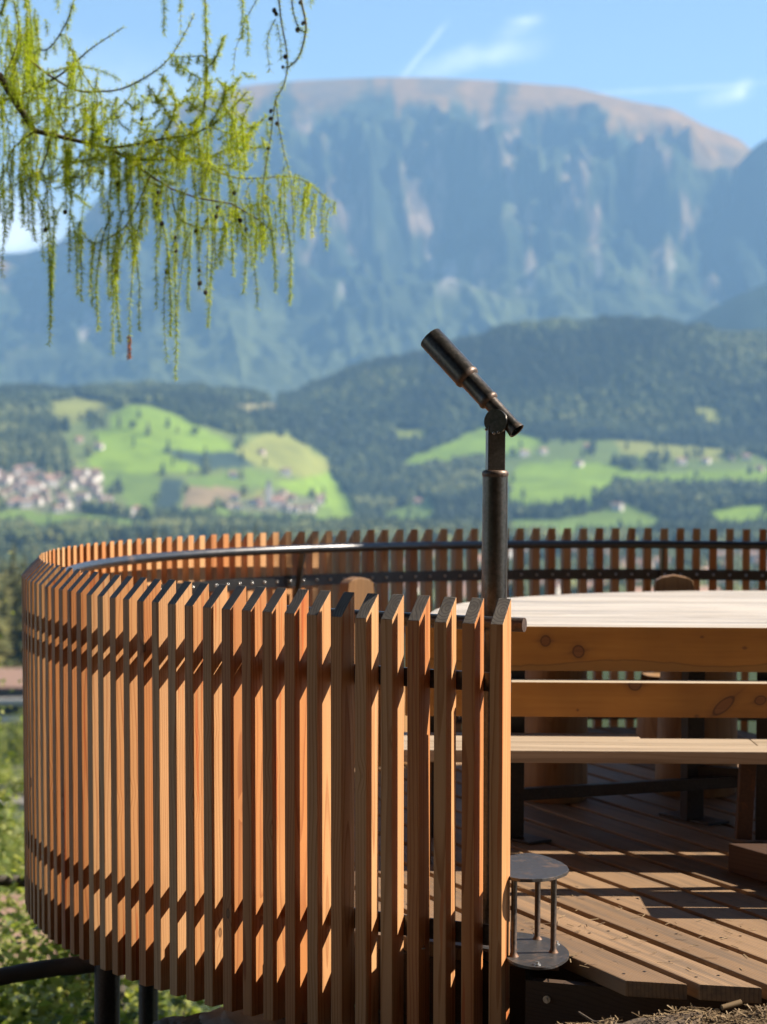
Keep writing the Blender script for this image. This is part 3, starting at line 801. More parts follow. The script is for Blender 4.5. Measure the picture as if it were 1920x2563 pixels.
# ---------------- houses
M['wall_w'] = plain('white_render', (.86, .78, .70), .8, .08, .4)
M['wall_y'] = plain('cream_render', (.62, .52, .40), .8, .1, .4)
M['roof_r'] = plain('brick_red_tiles', (.36, .19, .13), .85, .25, .8)
M['roof_g'] = plain('grey_tiles', (.27, .25, .24), .85, .25, .8)
M['roof_b'] = plain('brown_tiles', (.36, .22, .16), .85, .25, .8)
M['glass'] = plain('window_glass', (.05, .06, .08), .25, .2, 2)
HOUSE = {}
def house_proto(key, w, d, h, rh, wall, roof, label, cat, group, name='house'):
    o = thing(name, (0, 0, 0), label, cat, group)
    mb = MB()
    vs = [(-w, -d, -3), (w, -d, -3), (w, d, -3), (-w, d, -3), (-w, -d, h), (w, -d, h), (w, d, h), (-w, d, h), (-w, 0, h + rh), (w, 0, h + rh)]
    mb.add(vs, [(0, 1, 5, 4), (2, 3, 7, 6), (1, 2, 6, 9, 5), (3, 0, 4, 8, 7)]); mb.build('wall', wall, o)
    e = .7; mr = MB()
    sl = rh / d
    for sg in (-1, 1):
        y0 = sg * (d + e); z0 = h - e * sl + .05
        q = [(-w - e, y0, z0), (w + e, y0, z0), (w + e, 0, h + rh + .05), (-w - e, 0, h + rh + .05)]
        q2 = [(a, b, c + .3) for a, b, c in q]
        mr.add(q + q2, [(0, 1, 2, 3), (7, 6, 5, 4), (0, 4, 5, 1), (1, 5, 6, 2), (2, 6, 7, 3), (3, 7, 4, 0)])
    mr.build('roof', roof, o)
    for fl in range(max(1, int(h // 3))):
        for k in range(3):
            mw = MB(); mw.box((1.2, .12, 1.4), Matrix.Translation((-w * .6 + k * w * .6, -d - .02, 1.6 + fl * 3)), bev=0); mw.build('window', M['glass'], o)
    HOUSE[key] = o
    return o
used_h = set()
def hit(px, py, rmin, rmax):
    a, _ = az_el(px, py)
    qs = np.linspace(rmin, rmax, 500); zz = terrain_z(np.full(500, a), qs)
    _, yy = to_px(qs * math.sin(a), qs * math.cos(a), zz)
    k = np.argmax(yy <= py) if (yy <= py).any() else 499
    return a, float(qs[k]), float(zz[k])
def house(key, px, py, rmin, rmax, label=None, group=None, s=1.0, rot=None, cat='house'):
    a, q, z = hit(px, py, rmin, rmax)
    o = HOUSE[key]
    if key in used_h: o = copy_tree(o)
    used_h.add(key)
    if label: o['label'] = label
    if group: o['group'] = group
    elif 'group' in o: del o['group']
    o['category'] = cat
    o.location = (q * math.sin(a), q * math.cos(a), z); o.scale = (s, s, s)
    o.rotation_euler = (0, 0, random.uniform(-.7, .7) if rot is None else rot)
    return o
LV = 'pale house in the crowded village on the far left slope'
GV = 'houses of the far left village'
house_proto('a', 6.5, 5, 7, 3.2, M['wall_w'], M['roof_b'], LV, 'house', GV)
house_proto('b', 6, 5, 6, 3.4, M['wall_y'], M['roof_r'], LV, 'house', GV)
house_proto('c', 8, 5.5, 8.5, 3, M['wall_w'], M['roof_b'], LV, 'house', GV)
placed = []
vb = np.array(VILLAGE); tries = 0
while len(placed) < 62 and tries < 6000:
    tries += 1
    px, py = random.uniform(vb[:, 0].min(), vb[:, 0].max()), random.uniform(vb[:, 1].min(), vb[:, 1].max())
    if not inpoly(np.array([px]), np.array([py]), VILLAGE)[0] or px < -25: continue
    if any(abs(px - a) < 15 and abs(py - b) < 7 for a, b in placed): continue
    placed.append((px, py)); house(random.choice('aabc'), px, py, 2500, 4000, LV, GV, random.uniform(.75, 1.1))
cb = np.array(CHURCHV); pc = []; tries = 0
while len(pc) < 17 and tries < 3000:
    tries += 1
    px, py = random.uniform(cb[:, 0].min(), cb[:, 0].max()), random.uniform(cb[:, 1].min(), cb[:, 1].max())
    if not inpoly(np.array([px]), np.array([py]), CHURCHV)[0] or abs(px - 683) < 12: continue
    if any(abs(px - a) < 14 and abs(py - b) < 6 for a, b in pc): continue
    pc.append((px, py)); house(random.choice('abbc'), px, py, 2700, 4000, 'small house around the white church tower in the middle of the valley', 'houses around the church', random.uniform(.7, 1.0))
for px, py, key, lab in [(583, 1197, 'a', 'white farmhouse alone above the brown field'), (655, 1138, 'b', 'pinkish farmhouse on the olive slope right of the meadow dome'), (545, 1012, 'a', 'tiny white house at the edge of the wood on the left hill top'), (198, 1108, 'b', 'reddish farmhouse at the left edge of the meadow dome'), (248, 1125, 'a', 'white farmhouse beside dark trees at the left edge of the meadow dome'), (715, 1190, 'c', 'long tan farm building above the bright lower meadow'),
                         (1449, 1168, 'a', 'small white chapel like house alone on the right meadow'), (1312, 1142, 'c', 'grey roofed farmhouse on the meadow just right of the telescope post'), (1360, 1136, 'a', 'white farmhouse at the foot of the wooded hill, right of the telescope'), (1470, 1124, 'b', 'red roofed farmhouse under the wooded hill, right of the telescope'), (1705, 1163, 'c', 'long grey farm building on the right meadow'), (1768, 1160, 'a', 'pale farmhouse in the middle of the right hamlet'), (1830, 1152, 'b', 'red roofed farmhouse of the right hamlet below the wood'), (1868, 1152, 'a', 'pale house at the right end of the right hamlet'), (1045, 1262, 'b', 'red roofed house on the small meadow left of the telescope post'), (1545, 1278, 'c', 'brown roofed house among trees low on the right'), (1902, 1180, 'b', 'reddish house at the right edge of the photo on the meadow')]:
    house(key, px, py, 2700, 4300, lab, None, .95)
# church
a, q, z = hit(683, 1268, 2700, 4000)
ch = thing('church', (q * math.sin(a), q * math.cos(a), z), 'white church with a tall pale tower among small houses in the valley', 'church', None, .3)
mb = MB(); mb.box((22, 10, 11), Matrix.Translation((8, 0, 3)), 0); mb.build('nave', M['wall_w'], ch)
mb = MB(); vs = [(-3.5, -5.6, 8), (19.6, -5.6, 8), (19.6, 5.6, 8), (-3.5, 5.6, 8), (-3.5, 0, 14), (19.6, 0, 14)]
mb.add(vs, [(0, 1, 5, 4), (2, 3, 4, 5), (0, 4, 3), (1, 2, 5), (3, 2, 1, 0)]); mb.build('roof', M['roof_r'], ch)
mb = MB(); mb.box((7, 7, 34), Matrix.Translation((-6, 0, 13)), 0); mb.build('tower', M['wall_w'], ch)
mb = MB(); vs = [(-9.9, -3.9, 30), (-2.1, -3.9, 30), (-2.1, 3.9, 30), (-9.9, 3.9, 30), (-6, 0, 42)]
mb.add(vs, [(0, 1, 4), (1, 2, 4), (2, 3, 4), (3, 0, 4), (3, 2, 1, 0)]); mb.build('spire', M['roof_g'], ch)
# town on the valley floor, seen between the far slats
tw = 0; tries = 0; pts_t = []
while tw < 46 and tries < 4000:
    tries += 1
    px, py = random.uniform(1020, 1990), random.uniform(1395, 1540)
    if any(abs(px - a) < 30 and abs(py - b) < 14 for a, b in pts_t): continue
    pts_t.append((px, py)); tw += 1
    house(random.choice('abc'), px, py, 600, 2600, 'house of the valley town glimpsed between the far railing slats', 'town houses seen through the far railing', random.uniform(.8, 1.15))
# larger buildings at the left edge
house_proto('big', 17, 8, 9, 2.2, M['wall_w'], M['roof_b'], '', 'building', None, 'apartment_building')
for fl in range(3):
    mb = MB(); mb.box((34.4, 1.6, .9), Matrix.Translation((0, -8.85, .9 + fl * 3)), 0); mb.build('balcony', M['wall_w'], HOUSE['big'])
    mb = MB(); mb.box((33, .2, 1.7), Matrix.Translation((0, -8.05, 2.25 + fl * 3)), 0); mb.build('glazing', M['glass'], HOUSE['big'])
house('big', 20, 1840, 150, 900, 'large white building left of the slatted railing, below the dark spruces', None, .8, .1, 'building')
house_proto('low', 9, 6, 4, 1.2, M['wall_w'], M['roof_g'], '', 'building', None, 'low_building')
house('low', 15, 2085, 90, 600, 'low pale building at the left edge, halfway down the railing', None, .75, .2, 'building')
house('low', 42, 1735, 150, 800, 'small pale flat building just above the large white building', None, .6, -.3, 'building')
house('low', -4, 1965, 110, 600, 'pale building half hidden by bushes between the white building and the low one', None, .55, .5, 'building')
house_proto('near', 6, 4.5, 5, 3, M['wall_w'], M['roof_b'], '', 'house', None)
o = house('near', 60, 2480, 35, 200, 'near house with a tan roof and white wall at lower left, under the railing', None, .62, .25)
a_, _ = az_el(20, 2300)
o.location = (78 * math.sin(a_), 78 * math.cos(a_), HC - (2250 - HOR) / F_PX * 78 - 8 * .62)

# ---------------- haze: air between here and the mountains
hz = MB()
hz.box((17000, 15200, 2750), Matrix.Translation((0, 6900, 2750 / 2 - 420)), 0)
ho = hz.build('haze', [], None); tag(ho, kind='stuff')
hm = bpy.data.materials.new('valley_haze'); hm.use_nodes = True
H = NT(hm.node_tree); H.n.clear()
out = H.add('ShaderNodeOutputMaterial'); pv = H.add('ShaderNodeVolumePrincipled')
pv.inputs['Color'].default_value = (.33, .61, 1.0, 1); pv.inputs['Density'].default_value = 6.0e-5; pv.inputs['Anisotropy'].default_value = .1
H.l.new(pv.outputs[0], out.inputs['Volume'])
ho.data.materials.append(hm)

# ================================================================== NEAR GROUND
def zn(x, y):
    front = -.115 + .10 * np.clip((x - .4) / .6, -.6, 1.2) + np.clip(5.9 - y, 0, 20) * .02
    under = -.36
    k = sstep(y, 6.02, 6.22)
    z = front * (1 - k) + under * k
    fall = -.36 - .72 * np.clip(y - 7.35, 0, None) - .35 * np.clip(-.6 - x, 0, None)
    z = np.where(y > 6.25, np.minimum(z, fall), z)
    z = z - .3 * np.clip(-.9 - x, 0, None) * (1 - k)
    return z + fbm(x * 1.7, y * 1.7, 4) * .05 + fbm(x * 14, y * 14, 3) * .014
def ground_at(x, y): return float(zn(np.array(x), np.array(y)))
gx = np.concatenate([np.linspace(-16, -2.2, 40)[:-1], np.linspace(-2.2, 2.2, 180), np.linspace(2.2, 16, 40)[1:]])
gy = np.concatenate([np.linspace(-12, 5.4, 50)[:-1], np.linspace(5.4, 8.0, 130), np.linspace(8.0, 24, 70)[1:]])
GX, GY = np.meshgrid(gx, gy, indexing='ij'); GZ = zn(GX, GY)
gi = np.arange(GX.size).reshape(GX.shape)
gf = np.stack([gi[:-1, :-1], gi[1:, :-1], gi[1:, 1:], gi[:-1, 1:]], -1).reshape(-1, 4)
tag(np_mesh('ground', np.stack([GX, GY, GZ], -1).reshape(-1, 3), gf, M['soil']), kind='structure')

# wooded slope added behind the viewer to block sky light
hx = np.linspace(-45, 40, 86); hy = np.linspace(-60, -9, 50)
HX, HY = np.meshgrid(hx, hy, indexing='ij')
HZ = -.4 + np.clip(-9.5 - HY, 0, None) * .8 + fbm(HX / 6, HY / 6, 4) * .8
hi = np.arange(HX.size).reshape(HX.shape)
tag(np_mesh('sky_blocking_hillside', np.stack([HX, HY, HZ], -1).reshape(-1, 3), np.stack([hi[:-1, :-1], hi[1:, :-1], hi[1:, 1:], hi[:-1, 1:]], -1).reshape(-1, 4), M['soil']), kind='structure')
V = []; Fc = []; rv = []; nv = 0
cms = [conifer_mesh(70 + k) for k in range(3)]
for k in range(230):
    x, y = rng.uniform(-42, 34), rng.uniform(-50, -8)
    if x > 8 and y > -14: continue
    z = -.4 + max(0, -9.5 - y) * .8; hg = rng.uniform(12, 20)
    v, f, r_ = cms[k % 3]
    V.append(v * np.array([hg * 1.25, hg * 1.25, hg]) + np.array([x, y, z - .5])); Fc.append(f + nv); rv += r_; nv += len(v)
tag(np_mesh('sky_blocking_forest', np.concatenate(V), np.concatenate(Fc), M['forest'], {'rnd': rv}, smooth=False), kind='stuff')
for (x, y, hg, wx) in ((6.0, 12.55, 16, 9), (7.4, 12.75, 18, 9), (9.0, 12.9, 20, 10)):  # spruces added out of view to shade the far railing
    o = copy_tree(SPR[1]); tag(o, 'added unseen spruce right of the platform, shading the far railing', 'tree', 'added shade spruces right of the platform')
    o.location = (x, y, zn(np.array(x), np.array(y)) - .3); o.scale = (wx, wx, hg)
# unseen larches added over the path: their crowns keep most of the sky off the near side of the platform
for i, (x, y, cx_, cy_, cz_, sx, sy, sz) in enumerate(((-3.6, 2.6, -1.2, 2.4, 8.2, 4.2, 3.8, 2.9), (2.7, .4, 2.0, -.5, 8.5, 4.2, 3.6, 3.0), (-3.2, -2.4, -2.0, -3.2, 8.0, 4.5, 3.5, 3.6), (-6.2, 6.6, -5.0, 6.6, 7.6, 3.0, 3.6, 3.4), (4.2, -4.6, 3.5, -5.0, 7.5, 4.5, 3.2, 4.2), (-4.4, 8.6, -1.2, 8.2, 9.2, 4.6, 3.6, 2.4), (3.6, 2.9, 2.6, 5.0, 9.4, 4.2, 3.8, 2.6), (-5.2, 12.6, .4, 11.8, 10.6, 4.8, 3.0, 2.6))):
    g = np.random.default_rng(300 + i); z0 = ground_at(x, y)
    o = thing('larch_tree', (x, y, z0), 'larch added beside the viewer, outside the frame, to keep off sky light', 'tree', 'added larches beside the viewer')
    mb = MB(); mb.tube([(0, 0, -.3), (.05, 0, 3), (.1, .05, 6), (.15, .1, 11)], [.24, .19, .14, .05], 12); mb.build('trunk', M['bark'], o)
    mb = MB()
    for k in range(14):
        a = k * 2.4; zz_ = cz_ - z0 - .6 + k * .12
        mb.tube([(.1, .05, zz_), (math.cos(a) * 1.4 + .5 * (cx_ - x), math.sin(a) * 1.4 + .5 * (cy_ - y), zz_ + .15), (math.cos(a) * 3 + (cx_ - x), math.sin(a) * 3 + (cy_ - y), zz_ - .2)], [.05, .03, .01], 6)
    mb.build('limb', M['bark'], o)
    nq = 5200; p = g.normal(0, 1, (nq, 3)); p /= np.linalg.norm(p, axis=1)[:, None]; p *= (g.random((nq, 1)) ** .4) * np.array([sx, sy, sz]); p += np.array([cx_ - x, cy_ - y, cz_ - z0])
    q = g.normal(0, 1, (nq, 3, 3)) * np.array([.14, .14, .26])
    np_mesh('crown', (p[:, None] + q).reshape(-1, 3), np.arange(3 * nq).reshape(-1, 3), M['spruce'], {'rnd': np.repeat(g.random(nq), 3)}, smooth=False, parent=o)

# litter of dry needles and bits
n = 9000
lx = rng.uniform(.05, 1.35, n); ly = rng.uniform(5.75, 6.2, n)
dens = fbm(lx * 5, ly * 5, 3) + (lx - .6) * .8; k = dens > -.35 + rng.random(n) * .5
lx, ly = lx[k], ly[k]; n = len(lx); lz = zn(lx, ly) + rng.uniform(.002, .016, n)
nd = 190
lx = np.concatenate([lx, rng.uniform(.35, 1.4, nd)]); ly = np.concatenate([ly, rng.uniform(6.35, 7.6, nd)]); lz = np.concatenate([lz, np.full(nd, .0035)]); n += nd
an = rng.uniform(0, 6.283, n); ln = rng.uniform(.006, .024, n); wd = rng.uniform(.0007, .002, n)
dx, dy = np.cos(an) * ln, np.sin(an) * ln; ex, ey = -np.sin(an) * wd, np.cos(an) * wd; dzv = rng.normal(0, .004, n) * (np.arange(n) < n - nd)
V = np.stack([np.stack([lx - dx - ex, ly - dy - ey, lz - dzv], -1), np.stack([lx + dx - ex, ly + dy - ey, lz + dzv], -1), np.stack([lx + dx + ex, ly + dy + ey, lz + dzv + .001], -1), np.stack([lx - dx + ex, ly - dy + ey, lz - dzv + .001], -1)], 1).reshape(-1, 3)
tag(np_mesh('needle_litter', V, np.arange(4 * n).reshape(-1, 4), M['straw'], {'rnd': np.repeat(rng.random(n), 4)}, smooth=False), kind='stuff')

def rock(name, loc, size, seed, label):
    bm = bmesh.new(); bmesh.ops.create_icosphere(bm, subdivisions=4, radius=1)
    for v in bm.verts:
        p = v.co.copy(); q = p * 1.3 + Vector((seed, seed * .7, seed * .3))
        k = 1 + .45 * float(fbm(np.array(q.x + q.z * .7), np.array(q.y - q.z * .5), 5)) - .10 * abs(p.z)
        v.co = Vector((p.x * size[0], p.y * size[1], p.z * size[2])) * k
    me = bpy.data.meshes.new(name); bm.to_mesh(me); bm.free(); me.materials.append(M['stone'])
    o = link(name, me, None, loc); tag(o, label, 'rock'); return o
rock('rock', (.44, 6.13, -.135), (.075, .05, .035), 1.0, 'pale crumbly rock at the bottom edge, right beside the last railing slat')
rock('rock', (.625, 6.16, -.135), (.055, .04, .028), 3.0, 'flat brown stone lying under the deck edge behind a dry twig')
rock('rock', (-.43, 7.22, -.37), (.17, .10, .05), 5.0, 'white sunlit boulder under the slats at the bottom of the photo')
rock('rock', (-.66, 7.30, -.44), (.10, .09, .06), 8.0, 'dark small boulder left of the white sunlit boulder')
st = MB(); st.tube([(.545, 6.16, .0 - .065), (.585, 6.13, -.085), (.63, 6.11, -.078), (.70, 6.06, -.10), (.735, 6.03, -.118)], [.003, .0042, .004, .0035, .003], 7); st.tube([(.63, 6.11, -.078), (.628, 6.115, -.062)], [.003, .0015], 6)
tag(st.build('dry_twig', M['twig']), 'thin bent dry twig leaning on the deck edge above the soil', 'twig')
st = MB(); st.tube([(.70, 6.03, -.075), (.712, 6.0, -.10), (.725, 5.97, -.13)], [.006, .007, .006], 8)
tag(st.build('broken_branch', M['straw']), 'short thick broken pale stem sticking out of the soil', 'twig')
st = MB(); st.tube([(.93, 6.10, -.035), (.985, 6.12, -.025)], [.008, .009], 8)
tag(st.build('wood_chip', M['straw']), 'small wood chip lying under the right deck boards', 'twig')

# ================================================================== PLATFORM
CX, CY, RO = 1.49745, 9.13807, 2.9269
DA, PH, SD, SH, LEAN, SLOPE, ST = .03032, -1.98255, .06879, 1.32894, -.01134, .07072, .04
ZT = HC - .45197                                     # inner top of a slat
plat = thing('viewing_platform', (CX, CY, 0), 'round wooden viewing deck of weathered larch boards on dark posts', 'platform')
DV = Vector((.4067, -.9135, 0)); NV = Vector((.9135, .4067, 0))
oc = NV.x * CX + NV.y * CY; sc_ = DV.x * CX + DV.y * CY
deck = MB()
def edge_r(ang):
    d = math.degrees(ang)
    return 2.985 if -111.8 < d < -42 else 2.76
PITCHB, GAP = .168, .030
kk = -19
while kk < 20:
    g0 = 3.157 + PITCHB * kk + GAP / 2; g1 = g0 + PITCHB - GAP
    kk += 1
    mid = (g0 + g1) / 2 - oc
    if abs(mid) > 2.72: continue
    ends = []
    for sg in (1, -1):
        q = sg * math.sqrt(2.8 ** 2 - mid ** 2)
        pm = Vector((CX, CY, 0)) + NV * mid + DV * q
        rr = edge_r(math.atan2(pm.y - CY, pm.x - CX))
        ee = []
        for o_ in (g0, g1):
            m2 = o_ - oc
            ee.append(sg * math.sqrt(max(.01, rr ** 2 - m2 ** 2)) + random.uniform(-.006, .006))
        ends.append(ee)
    poly_l = [(g0 - oc, ends[1][0]), (g1 - oc, ends[1][1]), (g1 - oc, ends[0][1]), (g0 - oc, ends[0][0])]
    mt = Matrix(((NV.x, DV.x, 0, 0), (NV.y, DV.y, 0, 0), (0, 0, 1, 0), (0, 0, 0, 1)))
    poly = poly_l[::-1]
    dz = random.uniform(-.0015, .0015)
    deck.prism(poly, -.045 + dz, dz, mt, .004, 1, 1)
    # screws near the front end and across the joists
    for s_ in [min(ends[0]) - .07] + [min(ends[0]) - .07 - .62 * j for j in range(1, 8)]:
        for o_ in (g0 + .035, g1 - .035):
            c = NV * (o_ - oc) + DV * (s_ + random.uniform(-.006, .006))
            if s_ < max(ends[1]) + .05: continue
            ring = [c + Vector((math.cos(a) * .0052, math.sin(a) * .0052, dz + .0012)) for a in [i * math.pi / 4 for i in range(8)]]
            deck.add(ring, [tuple(range(8))], None, .5, 1)
deck.build('deck', [M['deck'], M['screw']], plat)
fa = MB()
def arc_band(mb, r_in, r_out, z0, z1, a0, a1, n, mi=0):
    vs = []
    for i in range(n + 1):
        a = a0 + (a1 - a0) * i / n
        for rr, z in ((r_in, z0), (r_out, z0), (r_out, z1), (r_in, z1)): vs.append((rr * math.cos(a), rr * math.sin(a), z))
    fs = []
    for i in range(n):
        b = i * 4; c = b + 4
        for k in range(4): fs.append((b + k, b + (k + 1) % 4, c + (k + 1) % 4, c + k))
    fs += [(3, 2, 1, 0), (n * 4, n * 4 + 1, n * 4 + 2, n * 4 + 3)]
    if a1 < a0: fs = [f[::-1] for f in fs]
    ws = [(v[0] * .1, v[2], i * .03) for i, v in enumerate(vs)]
    mb.add(vs, fs, ws, .5, mi)
arc_band(fa, 2.69, 2.74, -.235, -.051, R(-401), R(-113), 90)
arc_band(fa, 2.84, 2.88, -.235, -.051, R(-112), R(-100), 8)
arc_band(fa, 2.835, 2.875, -.24, -.052, R(-99.9), R(-42), 30)
fa.build('ring_beam', M['fascia'], plat)
jo = MB()
for q in (-2.0, -1.3, -.6, .1, .8, 1.5, 2.2):
    L = 2 * math.sqrt(2.7 ** 2 - q * q)
    jo.box((L, .06, .16), Matrix(((NV.x, -DV.x, 0, DV.x * q), (NV.y, -DV.y, 0, DV.y * q), (0, 0, 1, -.135), (0, 0, 0, 1))), 0, 0)
jo.build('joist', M['fascia'], plat)
for i, (px_, y_) in enumerate([(271, 8.0), (375, 10.2)]):
    p = Vector(((px_ - 960) / F_PX * y_ - CX, y_ - CY, 0))
    mb = MB(); mb.tube([(p.x, p.y, -.24), (p.x, p.y, float(zn(np.array(p.x + CX), np.array(p.y + CY))) - .2)], .046, 20); mb.build('support_post', M['black_steel'], plat)
for aa in (-62, -15, 30, 75, 110):
    p = Vector((2.66 * math.cos(R(aa)), 2.66 * math.sin(R(aa)), 0)); mb = MB()
    mb.tube([(p.x, p.y, -.24), (p.x, p.y, float(zn(np.array(p.x + CX), np.array(p.y + CY))) - .2)], .046, 14); mb.build('support_post', M['black_steel'], plat)
for a_, z_ in ((-110.7, -.10), (-110.7, -.19), (-101.0, -.1)):
    mb = MB(); c = Vector((2.881 * math.cos(R(a_)), 2.881 * math.sin(R(a_)), z_)); d = Vector((c.x, c.y, 0)).normalized()
    mb.tube([c, c + d * .005], .011, 16); mb.tube([c + d * .005, c + d * .012], .006, 6); mb.build('bolt', M['bolt'], plat)

# ---------------- slatted railing
rail = thing('slatted_railing', (CX, CY, 0), 'curved railing of upright orange larch slats with slanted tops and a black handrail', 'railing')
sm = MB(); hw = ST / 2
sm.prism([(-hw, -SD), (hw, -SD), (hw, 0), (-hw, 0)], -SH, 0, None, .0022, None, 2, 0, .5, ztop=[0, 0, -SLOPE, -SLOPE])
s0 = sm.build('slat', M['slat'], rail)
def place_slat(o, k, jitter=True):
    a = PH - k * DA + (random.uniform(-1, 1) * .0005 if jitter else 0)
    o.location = (RO * math.cos(a), RO * math.sin(a), ZT + random.uniform(-.0015, .0015))
    o.rotation_euler = (-.01134 * -1 * -1, 0, a - math.pi / 2 + random.uniform(-.008, .008))
place_slat(s0, 0)
KMAX = 164
for k in range(1, 100):
    o = s0.copy(); COL.objects.link(o); o.parent = rail; place_slat(o, k)
mb = MB()
for k in range(100, KMAX + 1):
    a = PH - k * DA
    mt = Matrix.Translation((RO * math.cos(a), RO * math.sin(a), ZT)) @ Matrix.Rotation(a - math.pi / 2, 4, 'Z') @ Matrix.Rotation(-.01134, 4, 'X')
    mb.prism([(-hw, -SD), (hw, -SD), (hw, 0), (-hw, 0)], -SH, 0, mt, .0022, 1, 2, 0, None, ztop=[0, 0, -SLOPE, -SLOPE])
tag(mb.build('slat', M['slat'], rail), kind='stuff')
A0 = PH + .006; A1 = PH - KMAX * DA - .006
for z_, hh, ri in ((.803, .055, RO - SD - .0035), (.061, .061, RO - SD - .0115)):
    mb = MB(); arc_band(mb, ri - .008, ri, z_ - hh / 2, z_ + hh / 2, A1, A0, 240)
    for k in range(KMAX + 1):
        a = PH - k * DA; c = Vector(((ri - .008) * math.cos(a), (ri - .008) * math.sin(a), z_)); d = Vector((-math.cos(a), -math.sin(a), 0))
        mb.tube([c, c + d * .004, c + d * .007], [.008, .0075, .003], 8, True, 1)
    mb.build('flat_bar', [M['black_steel'], M['bolt']], rail)
RH, ZH = 2.765, .966
mb = MB(); a_end = R(-113.05)
pts = [(RH * math.cos(a), RH * math.sin(a), ZH) for a in np.linspace(A1, a_end, 260)]
ru = [max(0, 1 - (259 - i) / 3.5) for i in range(260)]
ru = [.5 * q for q in ru]
for j in (20, 60, 100, 141, 182, 215): ru[j] = .5
mb.tube(pts, .0212, 20, True, 0, ru)
mb.build('handrail', M['black_steel'], rail)
for a_ in (90.4, 47.7, 5.0, 133.1, 175.8, 244.2):
    mb = MB(); a = R(a_); er = Vector((math.cos(a), math.sin(a), 0)); et = Vector((-math.sin(a), math.cos(a), 0))
    def slab(r0, z0, r1, z1, wd_, th):
        p0 = er * r0 + Vector((0, 0, z0)); p1 = er * r1 + Vector((0, 0, z1)); ax = (p1 - p0).normalized(); nn = et.cross(ax)
        vs = []
        for p in (p0, p1):
            for sx, sy in ((-1, -1), (1, -1), (1, 1), (-1, 1)): vs.append(p + et * sx * th / 2 + nn * sy * wd_ / 2)
        mb.add(vs, [(3, 2, 1, 0), (4, 5, 6, 7), (0, 1, 5, 4), (1, 2, 6, 5), (2, 3, 7, 6), (3, 0, 4, 7)], None, .5)
    slab(2.785, -.235, 2.812, .76, .056, .012)
    slab(2.812, .755, 2.775, .945, .035, .012)
    mb.build('railing_post', M['black_steel'], rail)

# ---------------- telescope
TX, TY = .3355, 6.79
tel = thing('viewing_telescope', (TX, TY, 0), 'dark steel viewing telescope on a round post, tilted up to the left over the railing', 'telescope')
mb = MB(); mb.tube([(0, 0, .008), (0, 0, .5), (0, 0, 1.405)], .0385, 32, True, 0, [0, 0, 0]); mb.build('post', M['steel'], tel)
mb = MB(); mb.tube([(0, 0, 1.396), (0, 0, 1.403), (0, 0, 1.411), (0, 0, 1.416)], [.0385, .0405, .0400, .034], 32, True, 0, [.1, .5, .55, .6]); mb.build('collar', M['steel'], tel)
mb = MB(); yaw = Matrix.Rotation(.20, 4, 'Z')
mb.box((.054, .034, .134), yaw @ Matrix.Translation((0, 0, 1.482)), .003)
mb.build('bracket', M['steel'], tel)
# barrel: axis leans up to the left, its upper end a little away from the viewer
axd = Vector((-.673 * .945, .327, .740 * .945)).normalized()
p_small = Vector((.398 - TX, -.030, 1.5335)); p_big_len = .405
disc_c = Vector((-.003, -.012, 1.5615))
mb = MB(); u_ = Vector((axd.x, axd.y, axd.z)); nrm = u_.cross(Vector((0, 0, 1))).normalized(); nrm = nrm if nrm.y < 0 else -nrm
v_ = nrm.cross(u_).normalized()
dc = Vector((.0, -.024, 1.562)); ring = []
for i in range(40):
    a = 2 * math.pi * i / 40; q = u_ * math.cos(a) * .037 + v_ * math.sin(a) * .037
    ring.append(q)
vs = [dc + q - nrm * .006 for q in ring] + [dc + q + nrm * .006 for q in ring]
fs = [tuple(range(40))[::-1], tuple(range(40, 80))] + [(i, (i + 1) % 40, 40 + (i + 1) % 40, 40 + i) for i in range(40)]
mb.add(vs, fs, None, .5); pd = mb.build('pivot_plate', M['steel'], tel)
for bx, bz in ((.3053, 1.5386), (.3285, 1.5272), (.3423, 1.5300)):
    mb = MB(); c = Vector((bx - TX, -.034, bz)); mb.tube([c, c + Vector((0, -.004, 0)), c + Vector((0, -.005, 0))], [.0046, .0046, .0035], 12); mb.tube([c + Vector((0, -.005, 0)), c + Vector((0, -.0055, 0))], .0019, 6, True, 1)
    b = mb.build('bolt', [M['bolt'], M['screw']], tel); b.parent = pd
s_pts = lambda seg: [p_small + axd * t for t in seg]
L1, L2, L3 = .128, .228, .407
mb = MB()
mb.tube(s_pts([0.0, .006, .012, .020, L1]), [.0262, .0262, .0246, .0238, .0238], 32, False, 0, [.25, .3, .4, 0, .25])
mb.tube(s_pts([.0015, .05]), [.0215, .0215], 32, False, 0); mb.tube(s_pts([.049, .05]), [.0215, .001], 24, False, 1)
vs = []
for rr in (.0262, .0215): vs += [p_small + u_ * (0.0 if rr > .025 else .0015) + (nrm * math.cos(q) + v_ * math.sin(q)) * rr for q in [2 * math.pi * i / 32 for i in range(32)]]
mb.add(vs, [(i, (i + 1) % 32, 32 + (i + 1) % 32, 32 + i) for i in range(32)], None, .5, 0, [.4] * 64, True)
mb.build('eyepiece_tube', [M['steel'], M['screw']], tel)
mb = MB(); mb.tube(s_pts([L1 - .006, L1 - .002, L1 + .006, L1 + .012, L2]), [.024, .0305, .0325, .0305, .0305], 32, True, 0, [.5, .55, .5, .08, .1]); mb.build('middle_tube', M['steel'], tel)
mb = MB(); mb.tube(s_pts([L2 - .006, L2 - .002, L2 + .006, L2 + .014, L3 - .004, L3]), [.031, .038, .0402, .0388, .0388, .0378], 36, True, 0, [.55, .55, .45, .06, 0, 0]); mb.build('objective_tube', M['steel'], tel)

